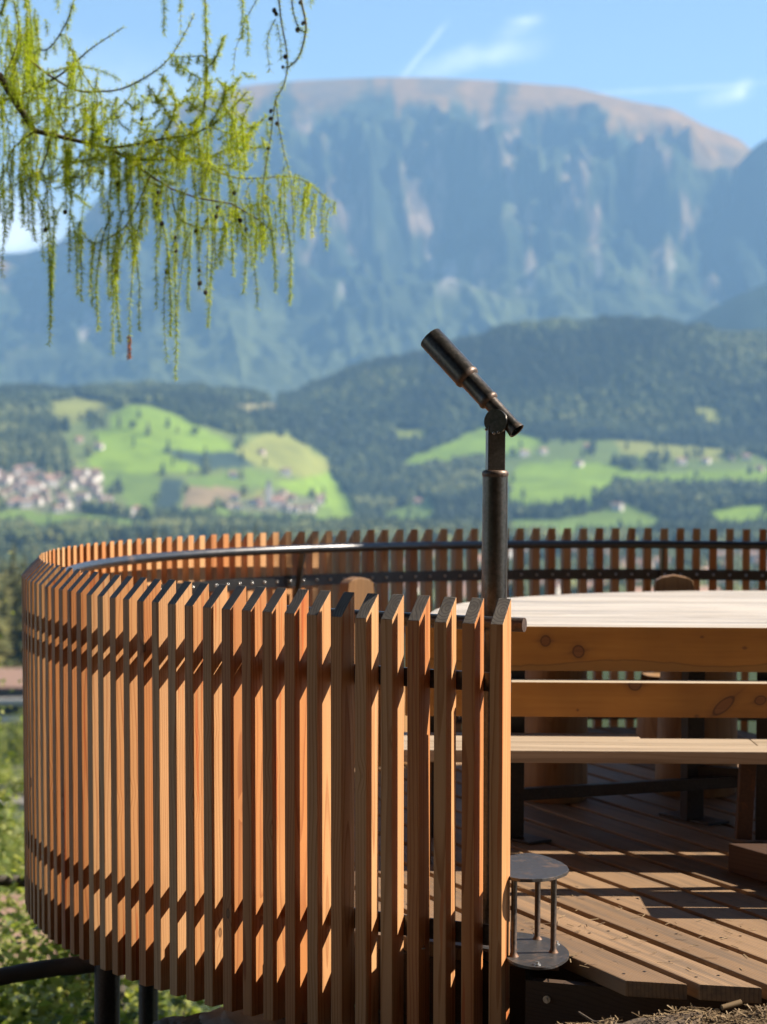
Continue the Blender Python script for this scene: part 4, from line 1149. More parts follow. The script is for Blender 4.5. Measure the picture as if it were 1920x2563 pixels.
# ---------------- step plate beside the telescope
step = thing('step_stool', (.30, 6.60, 0), 'low dark steel step with a rounded plate on thin legs beside the telescope', 'step stool')
def plate(mb, pts, z0, z1, bev=.0015, n_sub=3):
    pts = [Vector((p[0], p[1])) for p in pts]
    for _ in range(n_sub):
        q = []
        for i in range(len(pts)):
            a, b = pts[i], pts[(i + 1) % len(pts)]; q += [a * .75 + b * .25, a * .25 + b * .75]
        pts = q
    mb.prism([(p.x, p.y) for p in pts], z0, z1, None, bev, None)
mb = MB(); plate(mb, [(x_ - .30, y_ - 6.60) for x_, y_ in ((.06, 6.76), (.20, 6.655), (.355, 6.585), (.37, 6.44), (.43, 6.365), (.50, 6.38), (.568, 6.56), (.50, 6.80), (.30, 6.88), (.10, 6.84))], .001, .009); mb.build('base_plate', M['plate'], step)
mb = MB(); plate(mb, [(.352 - .30, -.125), (.485 - .30, -.135), (.578 - .30, .04), (.475 - .30, .31), (.40 - .30, .25), (.36 - .30, .19)], .232, .242, .0015, 2); mb.build('step_plate', M['plate'], step)
for lx_, ly_ in ((.386, 6.505), (.470, 6.735), (.505, 6.56)):
    mb = MB(); p = (lx_ - .30, ly_ - 6.60)
    mb.tube([(*p, .008), (*p, .014), (*p, .02), (*p, .233)], [.016, .012, .0088, .0088], 14, True, 0, [1, 1, .6, 0]); mb.build('leg', M['steel'], step)
for bx, by in ((.447, 6.40), (.522, 6.665), (.12, 6.60)):
    mb = MB(); p = (bx - .30, by - 6.60)
    mb.tube([(*p, .009), (*p, .012)], .011, 14); mb.tube([(*p, .012), (*p, .019)], .0065, 6); mb.build('bolt', M['bolt'], step)

# ---------------- table
TC = (1.82, 9.02); TR = 1.63; TZ = .806
tab = thing('round_table', (TC[0], TC[1], 0), 'large half round table with a pale weathered plank top behind the bench', 'table')
mb = MB(); y0 = -.555
edges = [y0]
while edges[-1] < TR - .02: edges.append(min(TR - .002, edges[-1] + random.uniform(.12, .15)))
for i in range(len(edges) - 1):
    ya, yb = edges[i] + .0012, edges[i + 1] - .0012
    if yb - ya < .01: continue
    ys = np.linspace(ya, yb, 7)
    xs = [math.sqrt(max(.0004, TR ** 2 - y ** 2)) for y in ys]
    poly = [(-x, y) for x, y in zip(xs, ys)][::-1] + [(x, y) for x, y in zip(xs, ys)]
    mb.prism(poly, TZ - .05, TZ, None, .002, 1, 0)
mb.build('tabletop', M['table'], tab)
fr_ = MB()
for (x0, y0_), (x1, y1) in (((-1.25, -.42), (-.585, -.08)), ((-.585, -.08), (.6, .7)), ((-1.25, -.42), (.9, -.3))):
    d = Vector((x1 - x0, y1 - y0_, 0)); a = math.atan2(d.y, d.x)
    fr_.box((d.length, .05, .05), Matrix.Translation(((x0 + x1) / 2, (y0_ + y1) / 2, TZ - .078)) @ Matrix.Rotation(a, 4, 'Z'), .002)
fr_.build('underframe', M['leg_steel'], tab)
legs = [(.50 - TC[0], 8.50 - TC[1]), (1.235 - TC[0], 8.94 - TC[1]), (2.4 - TC[0], 9.7 - TC[1]), (2.7 - TC[0], 8.8 - TC[1])]
for i, (x, y) in enumerate(legs):
    mb = MB(); mb.box((.06 if i != 1 else .075, .06, TZ - .06), Matrix.Translation((x, y, (TZ - .06) / 2 + .004)) @ Matrix.Rotation(.35, 4, 'Z'), .003)
    l = mb.build('leg', M['leg_steel'], tab)
    mb = MB(); mb.box((.30, .11, .010), Matrix.Translation((x + .01, y + .02, .0065)) @ Matrix.Rotation(-.98, 4, 'Z'), .001); f_ = mb.build('foot_plate', M['leg_steel'], tab); f_.parent = l
d = Vector((legs[1][0] + .30 - legs[0][0] - .03, .45, 0))
mb = MB(); mb.box((1.15, .04, .045), Matrix.Translation((legs[0][0] + .03 + .52, legs[0][1] + .012 + .215, .168)) @ Matrix.Rotation(math.atan2(.415, 1.0), 4, 'Z'), .002); mb.build('stretcher', M['leg_steel'], tab)
mb = MB(); mb.box((.50, .04, .045), Matrix.Translation((legs[1][0] + .22, legs[1][1] - .10, .20)) @ Matrix.Rotation(-.45, 4, 'Z'), .002); mb.build('stretcher', M['leg_steel'], tab)

# ---------------- bench in front of the table
ben = thing('bench', (.7, 7.9, 0), 'long wooden bench with two broad honey coloured back boards in front of the table', 'bench')
BX = .70; BY = 7.90
def bboard(name, x0, x1, yc, zc, th, hh, mat, rotz=0, ang_c=None):
    mb = MB(); L = x1 - x0
    mb.box((L, th, hh), Matrix.Translation(((x0 + x1) / 2 - BX, yc - BY, zc)), .003, 0); return mb.build(name, mat, ben)
BZ = lambda py, y: aty(1347, py, y).z
t1, b1, t2, b2 = BZ(1567.5, 8.42), BZ(1679, 8.42), BZ(1707, 8.33), BZ(1794, 8.33)
def kn(cx7, cy7, rx, rz, tl, yd):
    p = aty(1220 + cx7 * .42245, 1400 + cy7 * .42245, yd); return (p.x - BX, p.z, rx, rz, tl)
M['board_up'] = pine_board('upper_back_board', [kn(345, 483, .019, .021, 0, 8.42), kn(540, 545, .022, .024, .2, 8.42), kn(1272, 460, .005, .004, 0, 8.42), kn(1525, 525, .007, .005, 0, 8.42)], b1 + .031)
M['board_lo'] = pine_board('lower_back_board', [kn(875, 742, .024, .022, 0, 8.33), kn(1400, 868, .050, .020, .72, 8.33), kn(1618, 835, .022, .017, .3, 8.33), kn(535, 893, .004, .004, 0, 8.33), kn(1240, 930, .006, .005, 0, 8.33)])
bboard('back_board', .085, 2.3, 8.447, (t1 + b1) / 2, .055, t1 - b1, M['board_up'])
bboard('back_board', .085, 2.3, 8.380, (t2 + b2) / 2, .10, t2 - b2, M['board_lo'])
bboard('seat_plank', .04, 1.40, 7.985, .396, .165, .044, M['seat'])
bboard('seat_plank', .04, 1.345, 8.158, .396, .172, .044, M['seat'])
bboard('seat_plank', .04, .95, 8.325, .394, .15, .044, M['seat'])
bboard('seat_plank', 1.349, 2.3, 8.158, .396, .172, .044, M['seat'])
bboard('seat_plank', 1.404, 2.3, 7.985, .396, .165, .044, M['seat'])
mb = MB(); mb.box((.056, .05, .272), Matrix.Translation((1.288 - BX, 7.955 - BY, .238)) @ Matrix.Rotation(.05, 4, 'Y'), .004); mb.build('leg', M['rust_leg'], ben)
mb = MB(); mb.box((.075, .05, .372), Matrix.Translation((.14 - BX, 7.99 - BY, .187)), .004); mb.build('leg', M['rust_leg'], ben)
mb = MB(); mb.box((.075, .05, .372), Matrix.Translation((2.2 - BX, 7.99 - BY, .187)), .004); mb.build('leg', M['rust_leg'], ben)
for x, yy in ((.17, 8.43), (.47, 8.43), (1.44, 8.43), (2.2, 8.43)):
    mb = MB(); mb.box((.055, .012, t1 - .06), Matrix.Translation((x - BX, yy + .056 - BY, (t1 - .06) / 2 + .004)), .001); mb.build('back_support', M['leg_steel'], ben)
# an added second bench beyond the right edge shades the deck; its foot beam reaches into the picture
be2 = thing('bench', (2.1, 7.4, 0), 'added bench beyond the right edge shading the deck, only its reddish timber foot beam shows', 'bench')
mb = MB(); mb.box((.75, .17, .10), Matrix.Translation((1.455 - 2.1, 7.56 - 7.4, .0515)) @ Matrix.Rotation(R(-64), 4, 'Z'), .005, 0); mb.build('foot_beam', M['beam'], be2)
mb = MB(); mb.box((.60, .17, .10), Matrix.Translation((.65, .05, .0515)) @ Matrix.Rotation(R(-64), 4, 'Z'), .005, 0); mb.build('foot_beam', M['beam'], be2)
for x in (-.62, .62):
    mb = MB(); mb.box((.07, .05, .70), Matrix.Translation((x, .215, .452)), .003); mb.build('leg', M['rust_leg'], be2)
    mb = MB(); mb.box((.07, .05, .268), Matrix.Translation((x + .02, -.20, .236)), .003); mb.build('leg', M['rust_leg'], be2)
for zc, hh in ((.735, .145), (.565, .125)):
    mb = MB(); mb.box((1.55, .055, hh), Matrix.Translation((.02, .16, zc)), .003, 0); mb.build('back_board', M['board2'], be2)
for y in (-.18, 0.0):
    mb = MB(); mb.box((1.55, .165, .044), Matrix.Translation((.02, y, .394)), .003, 0); mb.build('seat_plank', M['seat'], be2)

# ---------------- log chairs behind the table
def log_chair(x, y, rad, back_w, back_x, ztop, label, name='log_chair', hs=.46, cat='chair', rotz=0):
    o = thing(name, (x, y, 0), label, cat, None, rotz)
    mb = MB(); n = 26; zs = [0.002, .01, .10, .25, .40, hs - .02, hs]
    vs = []; ws = []
    for i, z in enumerate(zs):
        k = (1.06 - .12 * z / hs) * (1 if 0 < i < len(zs) - 1 else .96)
        for j in range(n):
            a = 2 * math.pi * j / n; rr = rad * k * (1 + .035 * math.sin(3 * a + z * 2) + .02 * math.sin(7 * a + 1 + z))
            vs.append((rr * math.cos(a), rr * math.sin(a), z)); ws.append((rr * math.cos(a), rr * math.sin(a), z + x))
    fs = [(i * n + j, i * n + (j + 1) % n, (i + 1) * n + (j + 1) % n, (i + 1) * n + j) for i in range(len(zs) - 1) for j in range(n)]
    mb.add(vs, fs, ws, .5, 0, None, True); mb.add(vs[-n:], [tuple(range(n))], ws[-n:], .6)
    mb.build('stump' if back_w else 'log', M['log'], o)
    if back_w:
        mb = MB(); w = back_w / 2; prof = [(-w, hs - .03), (w, hs - .03)]
        for i in range(9):
            a = math.pi * i / 8
            prof.append((w * .98 * math.copysign(abs(math.cos(a)) ** .45, math.cos(a)), ztop - .055 + .055 * math.sin(a) ** .7 + .006 * math.sin(5 * a)))
        mt = Matrix(((1, 0, 0, back_x), (0, 0, -1, rad * .78), (0, 1, 0, 0), (0, 0, 0, 1)))
        mb.prism(prof, -.03, .045, mt, .012, 1, 1); mb.build('backrest', M['log'], o)
    return o
log_chair(-.043, 10.55, .19, .15 * 1.0, .0, .853, 'log chair with a rounded orange lit back, left of the telescope post', hs=.40, rotz=.62)
log_chair(1.40, 10.72, .18, .19, .0, .862, 'log chair with a shaded rounded back rising behind the right side of the table', hs=.40)
log_chair(.722, 9.46, .135, 0, 0, 0, 'thick round log holding up the left part of the table', 'log_pedestal', TZ - .05, 'log')
log_chair(1.352, 9.66, .165, 0, 0, 0, 'thickest round log under the table, behind the dark steel table leg', 'log_pedestal', TZ - .05, 'log')

# ---------------- round wooden rails on the slope at the left
def rough_rail(p0, p1, rad, seed):
    g = np.random.default_rng(seed); n = 30; pts = []; rr = []
    for i in range(n):
        t = i / (n - 1); p = Vector(p0).lerp(Vector(p1), t); p += Vector((0, 0, 1)) * .012 * math.sin(t * 7 + seed); pts.append(p); rr.append(rad * (1 + g.normal(0, .035)))
    return pts, rr
def timber_rail(name, pa, pb, rad, seed, label, posts):
    o = thing(name, (pa[0], pa[1], float(zn(np.array(pa[0]), np.array(pa[1])))), label, 'railing')
    mb = MB(); q, rr = rough_rail(pa, pb, rad, seed); mb.tube(q, rr, 16); adopt(mb.build('rail', M['rail_wood']), o)
    for p in posts:
        mb = MB(); zg = float(zn(np.array(p[0]), np.array(p[1])))
        mb.tube([(p[0], p[1], zg - .2), (p[0], p[1], p[2])], [.06, .055], 14); adopt(mb.build('post', M['rail_wood']), o)
    return o
pa, pb = aty(-420, 2490, 8.0), aty(262, 2417, 8.18)
timber_rail('wooden_handrail', pa, pb, .032, 2, 'dark round wooden rail at lower left running to the post under the platform', [(pa.x + .05, pa.y + .09, pa.z + .08)])
pa, pb = aty(-300, 2204, 12.2), aty(420, 2218, 12.4)
timber_rail('wooden_handrail', pa, pb, .032, 5, 'dark round wooden rail passing behind the left edge of the slats, higher than the other', [(pa.x + .05, pa.y + .09, pa.z + .08), (pb.x - .3, pb.y + .09, pb.z + .05)])

# ---------------- shrubs under the platform at the left
def shrub(name, loc, size, nleaf, seed, label, leaf=.035, trunk=True):
    g = np.random.default_rng(seed); o = thing(name, loc, label, 'shrub')
    tips = []; mb = MB()
    for k in range(16):
        a = g.uniform(0, 6.283); sp_ = g.uniform(.2, 1)
        tip = Vector((math.cos(a) * size[0] * sp_ * .8, math.sin(a) * size[1] * sp_ * .8, size[2] * g.uniform(.55, .98)))
        mid = tip * .5 + Vector((g.normal(0, .06), g.normal(0, .06), size[2] * .12))
        mb.tube([(0, 0, -.1), mid, tip], [.014, .009, .003], 6); tips += [(mid, tip)]
    mb.build('stem', M['twig'], o)
    V = []; rv = []
    for i in range(nleaf):
        m_, t_ = tips[g.integers(len(tips))]; q = m_.lerp(t_, g.uniform(-.5, 1.05))
        p = np.array(q) + g.normal(0, 1, 3) * np.array(size) * .16
        L = leaf * g.uniform(.6, 1.3); a = g.uniform(0, 6.283); d = np.array([math.cos(a), math.sin(a), g.uniform(-.6, .5)]); d /= np.linalg.norm(d)
        s_ = np.cross(d, g.normal(0, 1, 3)); s_ /= np.linalg.norm(s_); up_ = np.cross(s_, d) * .15 * L
        V += [p, p + d * L * .5 + s_ * L * .38 + up_, p + d * L, p + d * L * .5 - s_ * L * .38 + up_]; rv += [float(np.clip(g.normal(.55, .28), 0, 1))] * 4
    np_mesh('foliage', np.array(V), np.arange(4 * nleaf).reshape(-1, 4), M['bush'], {'rnd': rv}, smooth=False, parent=o)
    return o
for i, (px, yy, top, sz, nl, lab) in enumerate([
        (60, 12.5, 2330, (1.0, .8, 1.5), 2600, 'light green leafy shrub at the bottom left corner, below the wooden rail'),
        (215, 12.0, 2275, (.55, .6, 1.7), 1500, 'pale sunlit shrub rising closest to the lower slats at left'),
        (170, 11.0, 2500, (.8, .7, 1.1), 1900, 'dense shrub left of the thick platform post at the bottom edge'),
        (345, 13.5, 2440, (.8, .7, 1.6), 1600, 'darker green shrub glimpsed between the two platform posts'),
        (470, 12.5, 2480, (.9, .7, 1.4), 1500, 'dark green shrub under the slats right of the platform posts'),
        (-60, 15.5, 2160, (1.3, 1.2, 2.4), 2400, 'shrub standing farther down the slope at the left edge'),
        (20, 21.0, 2060, (1.0, 1.0, 3.0), 1500, 'tall dark green bush at the left edge above the upper wooden rail')]):
    t = aty(px, top, yy)
    z0 = min(ground_at(t.x, t.y), t.z - .6)
    hgt = t.z - z0
    shrub('shrub', (t.x, t.y, z0), (sz[0], sz[1], hgt), int(2.2 * nl * max(1, hgt / 2.2)), 40 + i, lab, .062)

for i, (px, py, rr_, sz, lab) in enumerate([(-30, 1905, 210, 7, 'broad green bush below the white building at the left edge'), (45, 1930, 185, 6, 'green bush touching the slats just under the white building'), (5, 2010, 150, 5, 'dark green bush above the low pale building at the left edge'), (60, 2160, 110, 4.5, 'green bush right under the low pale building, beside the slats'), (-20, 2190, 95, 4, 'light green bush above the upper wooden rail at the left edge'), (15, 1700, 330, 9, 'dark bushy tree between the spruces and the white building'), (-45, 1800, 250, 9, 'dark tree cut by the left edge beside the white building'), (52, 1790, 240, 6, 'dark bush covering the right end of the white building'), (25, 2100, 125, 4, 'dark bush in front of the low pale building')]):
    a_, _ = az_el(px, py); z0 = float(terrain_z(a_, rr_)); x, y = rr_ * math.sin(a_), rr_ * math.cos(a_)
    hh = max(HC + (HOR - py) / F_PX * rr_ - z0, sz * .4)
    shrub('bush', (x, y, z0), (sz * .5, sz * .5, hh), 1500, 80 + i, lab, sz * .075)

# ================================================================== LARCH
YL = 9.6
C1 = lambda x, y: (x * .57937, y * .57937)
def lp(x, y, dy=0.0):
    p = C1(x, y); return aty(p[0], p[1], YL + dy)
lar = thing('larch_tree', (-4.2, 10.4, ground_at(-4.2, 10.4)), 'larch with drooping yellow green needle sprays hanging in at the upper left', 'tree')
tr = MB(); zb = ground_at(-4.2, 10.4) - .3
tr.tube([(-4.2, 10.4, zb), (-4.18, 10.4, 0), (-4.1, 10.38, 3), (-4.05, 10.3, 6), (-4.0, 10.3, 9.5)], [.24, .2, .16, .12, .05], 16)
adopt(tr.build('trunk', M['bark']), lar)
limb = MB(); tw = MB()
tuf = []          # (position, direction, length scale, density)
def branch(pts, r0, r1, dense=0, dys=None, target=None):
    """pts in the zoomed photo crop; returns the smoothed polyline in the scene"""
    P = []
    dys = dys or [0] * len(pts)
    for (x, y), d in zip(pts, dys): P.append(lp(x, y, d))
    Q = []
    for i in range(len(P) - 1):
        p0 = P[max(i - 1, 0)]; p1 = P[i]; p2 = P[i + 1]; p3 = P[min(i + 2, len(P) - 1)]
        for k in range(8):
            t = k / 8
            Q.append(.5 * ((2 * p1) + (p2 - p0) * t + (2 * p0 - 5 * p1 + 4 * p2 - p3) * t * t + (3 * p1 - p0 - 3 * p2 + p3) * t ** 3))
    Q.append(P[-1])
    mb_ = target or limb
    mb_.tube(Q, [r0 + (r1 - r0) * i / (len(Q) - 1) for i in range(len(Q))], 8)
    if dense > 0:
        for i in range(len(Q) - 1):
            L = (Q[i + 1] - Q[i]).length
            for j in range(max(1, int(L / .007 * dense * 1.3 + random.random()))):
                tuf.append((Q[i].lerp(Q[i + 1], min(1, (j + random.random() * .6) * .007 / 1.3 / dense / max(L, 1e-4))), (Q[i + 1] - Q[i]).normalized(), 1.0))
    return Q
def hang(p, length, sway=.12, r0=.0016, dense=1.0, bare=.0, dx=0.0):
    """a drooping twig from p"""
    n = 9; Q = [p]; d = Vector((random.uniform(-.6, .6) + dx, random.uniform(-.4, .4), random.uniform(-.5, .1)))
    for i in range(n):
        d = d.lerp(Vector((random.uniform(-sway, sway), random.uniform(-sway, sway), -1)), .42).normalized()
        Q.append(Q[-1] + d * length / n)
    tw.tube(Q, [r0 * (1 - .6 * i / n) for i in range(n + 1)], 5)
    for i in range(n):
        if i / n < bare: continue
        L = length / n
        for j in range(max(1, int(L / .0048 * dense + random.random()))):
            tuf.append((Q[i].lerp(Q[i + 1], (j + random.random() * .7) * .0048 / dense / L), (Q[i + 1] - Q[i]).normalized(), random.uniform(.8, 1.15) * (1 if i < n - 2 else .85)))
    return Q
# the limb runs from the trunk to the frame edge
root = Vector((-4.07, 10.33, 4.6))
main = [lp(-900, 60, .5), lp(-420, 180, .3), lp(0, 330, .05), lp(75, 450), lp(150, 565), lp(300, 600), lp(470, 640), lp(560, 690), lp(650, 760), lp(740, 815), lp(850, 855), lp(1000, 880), lp(1110, 945), lp(1180, 1000)]
mm = [root] + main
limb.tube(mm, [.045, .035, .028, .019, .016, .012, .009, .0075, .006, .005, .004, .0035, .003, .0025, .0015], 10)
BR = []
BR.append(branch([(-60, 470), (0, 440), (120, 395), (250, 330), (330, 265), (400, 205), (530, 120)], .007, .0018, .08))
BR.append(branch([(130, 260), (220, 330), (330, 390), (430, 395), (520, 385), (600, 350), (680, 300), (740, 240), (790, 160), (840, 60)], .005, .0014, .55))
BR.append(branch([(470, 640), (580, 625), (700, 600), (800, 585), (900, 550), (980, 490), (1070, 395)], .005, .0014, 1.0, [0, -.1, -.2, -.2, -.25, -.25, -.3]))
BR.append(branch([(560, 690), (700, 690), (860, 690), (960, 655), (1060, 590), (1150, 500)], .004, .0014, .9, [0, .1, .2, .25, .25, .3]))
BR.append(branch([(650, 620), (760, 650), (870, 710), (960, 750), (1040, 770), (1150, 768), (1250, 762), (1330, 790), (1425, 872)], .0045, .0012, .45, [0, .1, .1, .2, .2, .2, .25, .25, .3]))
BR.append(branch([(760, 640), (840, 560), (880, 470), (893, 340), (890, 200), (888, 60), (885, -60)], .0045, .002, .5, [0, 0, -.1, -.1, -.15, -.2, -.2]))
BR.append(branch([(890, 300), (930, 250), (970, 150)], .002, .001, 1.0, [-.15] * 3))
BR.append(branch([(885, 240), (800, 245), (740, 240)], .0018, .001, .5, [-.15] * 3))
BR.append(branch([(890, 350), (800, 300), (760, 260)], .002, .001, .9, [-.12] * 3))
BR.append(branch([(700, 600), (760, 450), (700, 320)], .0022, .001, 1.0, [-.2] * 3))
BR.append(branch([(800, 585), (720, 480), (640, 370)], .0022, .001, 1.0, [-.2] * 3))
BR.append(branch([(900, 550), (960, 440), (975, 360)], .002, .001, 1.0, [-.25] * 3))
BR.append(branch([(60, 450), (60, 300), (100, 190), (200, 215), (280, 110), (320, 0)], .005, .002, .4, [.1, .1, .15, .2, .2, .2]))
BR.append(branch([(-100, 200), (0, 60), (40, -60)], .004, .002, .9, [.1] * 3))
BR.append(branch([(20, 330), (80, 160), (60, 0), (55, -80)], .003, .002, .8, [-.1] * 4))
BR.append(branch([(120, 330), (140, 180), (130, 60), (120, -40)], .0025, .0015, .8, [.2] * 4))
BR.append(branch([(150, 565), (60, 640), (20, 740), (-30, 840)], .003, .001, .9, [-.2] * 4))
BR.append(branch([(220, 590), (170, 740), (60, 800), (-20, 850)], .003, .001, .9, [-.25] * 4))
BR.append(branch([(650, 760), (560, 950), (500, 1010), (400, 1050), (330, 960)], .003, .001, .6, [-.1] * 5))
BR.append(branch([(740, 815), (780, 950), (960, 990), (1060, 900), (1185, 872)], .0028, .001, .8, [.15] * 5))
BR.append(branch([(300, 600), (220, 480), (180, 420), (120, 350)], .004, .0015, .9, [.2] * 4))
BR.append(branch([(300, 600), (380, 520), (420, 430), (350, 300), (280, 150)], .003, .001, .8, [-.2] * 5))
BR.append(branch([(380, 610), (480, 500), (560, 420), (570, 380)], .003, .001, .9, [.2] * 4))
BR.append(branch([(200, 320), (300, 290), (420, 300), (520, 345)], .0022, .001, .8, [.1] * 4))
mainQ = []
for i in range(3, len(mm) - 1): mainQ += [mm[i].lerp(mm[i + 1], t / 8) for t in range(8)]
# bare cone-bearing twigs at the top centre
B1 = branch([(1185, -60), (1205, 0), (1215, 90), (1235, 200), (1242, 285), (1225, 370), (1192, 430), (1178, 520), (1165, 620), (1145, 740), (1135, 830), (1125, 950), (1120, 1030)], .0035, .001, .10, [.1] * 13)
B2 = branch([(1290, -60), (1305, 20), (1322, 110), (1310, 190), (1285, 255), (1245, 290)], .005, .003, .25, [.1] * 6)
B3 = branch([(1192, 430), (1205, 540), (1225, 650), (1250, 750), (1262, 860), (1272, 1055)], .0022, .0008, .06, [.1, .1, .12, .12, .12, .12])
B4 = branch([(1260, -40), (1265, 40), (1290, 120), (1320, 140)], .003, .002, .2, [.1] * 4)
B5 = branch([(1190, 80), (1160, 150), (1155, 220), (1165, 300)], .0014, .0008, .1, [.1] * 4)
B6 = branch([(1195, 100), (1210, 170), (1215, 250)], .0014, .0008, .1, [.1] * 3)
B7 = branch([(1120, -20), (1060, 90), (1045, 160)], .0018, .001, .25, [.05] * 3)
for x, y0, y1, dn in [(1030, -60, 170, 1.1), (1060, 60, 240, .9), (1040, 160, 400, .15), (712, -50, 150, .9), (768, -40, 150, .1), (795, -40, 50, .6), (250, -40, 50, .8), (1350, -40, 30, .2)]:
    hang(lp(x, y0, .0), (y1 - y0) * .57937 * YL / F_PX, .06, .0014, dn)
# long drooping sprays with known tips, then the mass of shorter ones
U = .57937 * YL / F_PX
for x, yt, L, dn in [(30, 1190, 330, .8), (185, 1470, 620, 1.0), (135, 1280, 460, 1), (215, 1395, 520, 1), (320, 1265, 380, 1), (270, 1215, 360, .9), (490, 1410, 520, 1.1), (525, 1475, 520, 1), (570, 1405, 450, 1), (605, 1535, 560, .9), (645, 1450, 560, .9), (715, 1425, 480, 1.3), (750, 1555, 560, .8), (782, 1615, 600, 1.0), (840, 1405, 420, .9), (900, 1405, 420, 1), (1040, 1330, 360, 1.0), (1140, 1260, 330, 1.2), (1207, 1310, 370, 1.2), (1025, 1265, 420, 1), (1220, 1065, 300, .9), (1345, 1015, 230, 1), (400, 1160, 340, 1), (460, 1270, 420, 1), (560, 1300, 420, 1), (660, 1330, 420, 1.1), (815, 1330, 380, 1), (890, 1280, 360, 1), (960, 1150, 300, 1.1), (1010, 1180, 300, 1.3), (1100, 1120, 250, 1), (80, 960, 280, .9), (110, 1010, 320, .9), (240, 1120, 420, 1), (350, 1080, 360, 1)]:
    Qh = hang(lp(x + random.uniform(-25, 25), yt - L * .96, random.uniform(-.25, .25)), L * U, .16, .0016, dn * random.uniform(.45, .95))
    if x == 645: QD = Qh
for q in mainQ + [p for b in BR[2:5] for p in b] + [p for b in BR[15:22] for p in b]:
    for _ in range(random.choice((0, 1, 1))):
        hang(q + Vector((random.uniform(-.03, .03), random.uniform(-.18, .18), random.uniform(-.04, .03))), random.uniform(.05, .30), .26, .0013, random.uniform(.35, 1.0))
for _ in range(60):
    x = random.uniform(-40, 620); y = 330 + random.uniform(-120, 330)
    if y < 260 + abs(x - 60) * .25 - 60: continue
    hang(lp(x, y, random.uniform(-.3, .3)), random.uniform(.06, .24), .3, .0012, .7)
for _ in range(70):
    x = random.uniform(-30, 200); y = random.uniform(60, 420)
    hang(lp(x, y, random.uniform(-.3, .3)), random.uniform(.05, .16), .3, .0012, .8)
for _ in range(150):     # short slanting sprigs through the bright middle of the spray
    x = random.uniform(60, 1050); y = 560 - abs(x - 420) * .22 + random.uniform(-130, 300)
    p0 = lp(x, y, random.uniform(-.3, .2)); a = random.uniform(-1.0, 1.4); L = random.uniform(.05, .13)
    p2 = p0 + Vector((math.cos(a) * L, random.uniform(-.05, .05), math.sin(a) * L * .8)); p1 = p0.lerp(p2, .5) - Vector((0, 0, L * .14))
    tw.tube([p0, p1, p2], [.0016, .0012, .0006], 5)
    for q0, q1 in ((p0, p1), (p1, p2)):
        LL = (q1 - q0).length
        for j in range(int(LL / .005)): tuf.append((q0.lerp(q1, (j + random.random()) * .005 / LL), (q1 - q0).normalized(), random.uniform(.8, 1.1)))
for b in BR[5:14]:
    for q in b[::3]: hang(q, random.uniform(.02, .07), .5, .001, .8)
adopt(limb.build('limb', M['twig']), lar)
adopt(tw.build('twig', M['twig']), lar)
tp = np.array([t[0] for t in tuf]); td = np.array([t[1] for t in tuf]); ts = np.array([t[2] for t in tuf]); n = len(tp)
NN = 8
th = rng.uniform(0, 6.283, (n, NN)); fw = rng.uniform(.0, 1.5, (n, NN))
ref = np.where(np.abs(td[:, 2:3]) > .8, np.array([[1., 0, 0]]), np.array([[0, 0, 1.]]))
a_ = np.cross(td, ref); a_ /= np.linalg.norm(a_, axis=1)[:, None] + 1e-9; b_ = np.cross(td, a_)
dirs = a_[:, None] * np.cos(th)[..., None] + b_[:, None] * np.sin(th)[..., None] + td[:, None] * fw[..., None]
dirs /= np.linalg.norm(dirs, axis=2)[..., None]
ln = rng.uniform(.013, .027, (n, NN, 1)) * ts[:, None, None]
sd = np.cross(dirs, rng.normal(0, 1, (n, NN, 3))); sd /= np.linalg.norm(sd, axis=2)[..., None] + 1e-9; sd *= .0009
base = tp[:, None] + dirs * .0005
V = np.stack([base - sd, base + sd, base + dirs * ln + sd * .5, base + dirs * ln - sd * .5], 2).reshape(-1, 3)
tone = np.repeat(np.clip(rng.normal(.52, .2, n), 0, 1), NN * 4)
tone = np.clip(tone + np.repeat(rng.normal(0, .1, n * NN), 4), 0, 1)
adopt(np_mesh('needles', V, np.arange(len(V)).reshape(-1, 4), M['needles'], {'rnd': tone}, smooth=False), lar)
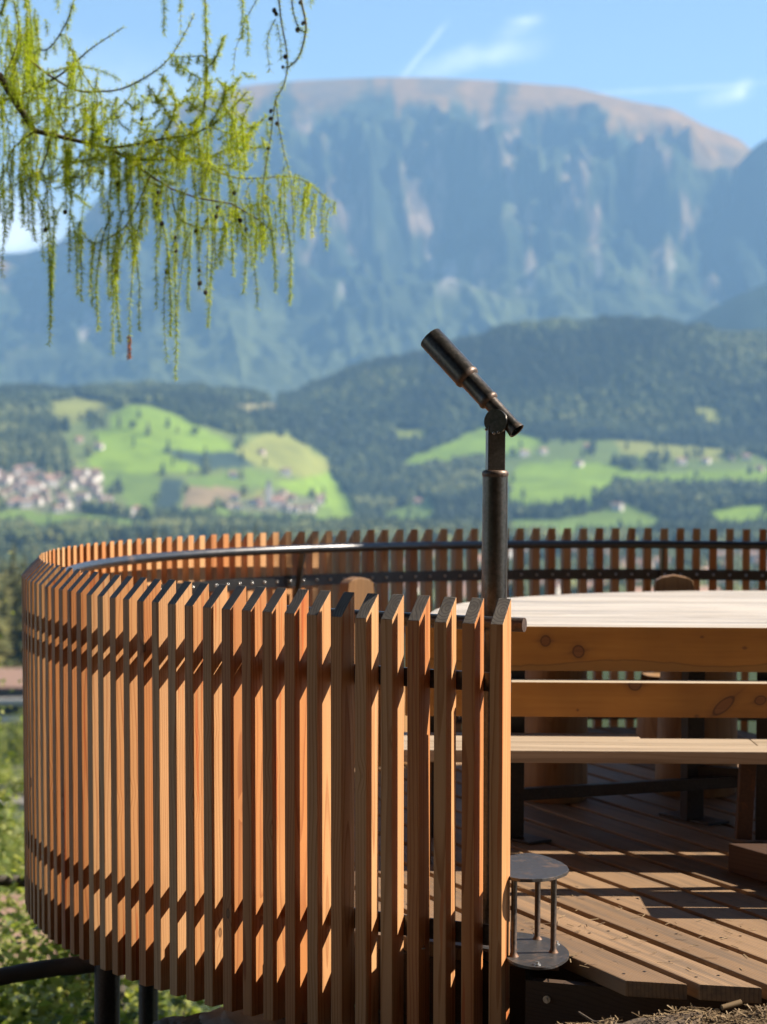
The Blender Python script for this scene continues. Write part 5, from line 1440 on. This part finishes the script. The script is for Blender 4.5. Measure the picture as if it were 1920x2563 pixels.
# one dried, reddish tip
rt = MB(); V = []; rv = []
for k in range(260):
    p = QD[-1] + Vector((random.uniform(-.004, .004), 0, random.uniform(-.075, .02))); d = Vector((random.gauss(0, 1), random.gauss(0, 1), random.gauss(-.6, .6))).normalized(); s_ = d.orthogonal().normalized() * .0009
    e = p + d * random.uniform(.008, .016); V += [p - s_, p + s_, e + s_, e - s_]; rv += [random.random()] * 4
adopt(tag(np_mesh('dried_tip', np.array([tuple(v) for v in V]), np.arange(len(V)).reshape(-1, 4), M['needles_red'], {'rnd': rv}, smooth=False), 'reddish dried needle tip'), lar)
# cones
bm = bmesh.new(); bmesh.ops.create_uvsphere(bm, u_segments=10, v_segments=8, radius=1)
for v in bm.verts:
    a = math.atan2(v.co.y, v.co.x); v.co = Vector((v.co.x, v.co.y, v.co.z * 1.25)) * (.0085 * (1 + .16 * math.sin(5 * a + v.co.z * 9)))
cm = bpy.data.meshes.new('cone'); bm.to_mesh(cm); bm.free(); cm.materials.append(M['cone'])
cpos = [lp(x, y, .1) for x, y in [(1185, 45), (1193, 60), (1232, 245), (1222, 290), (1170, 480), (1168, 512), (1197, 535), (1160, 640), (1145, 858), (1285, 130), (1310, 100), (1298, 10)]]
cpos += [lp(x, y, random.uniform(-.2, .1)) for x, y in [(365, 640), (475, 608), (715, 838), (660, 885), (620, 890), (740, 965), (718, 1022), (815, 1000), (880, 955), (920, 905), (935, 940), (1055, 965), (1050, 990), (815, 1098), (868, 1170), (757, 1190), (830, 1275), (525, 1180), (815, 1225), (195, 995), (290, 950), (440, 750), (510, 800), (570, 850), (885, 735), (1045, 825), (580, 515), (75, 520)]]
cc = []
tarr = np.array([tuple(t[0]) for t in tuf])
for i, p in enumerate(cpos):
    if i > 11:
        dd = ((tarr - np.array(p)) ** 2 * np.array([1, .2, 1])).sum(1); p = Vector(tarr[int(dd.argmin())]) + Vector((random.uniform(-.006, .006), -.004, .004))
    o = link('cone', cm); o.location = p; o.rotation_euler = (random.uniform(-.6, .6), random.uniform(-.6, .6), random.uniform(0, 6)); s_ = random.uniform(.75, 1.15); o.scale = (s_, s_, s_); cc.append(o)
bpy.context.view_layer.update()
inv = lar.matrix_world.inverted()
for o in cc: o.parent = lar; o.matrix_parent_inverse = inv
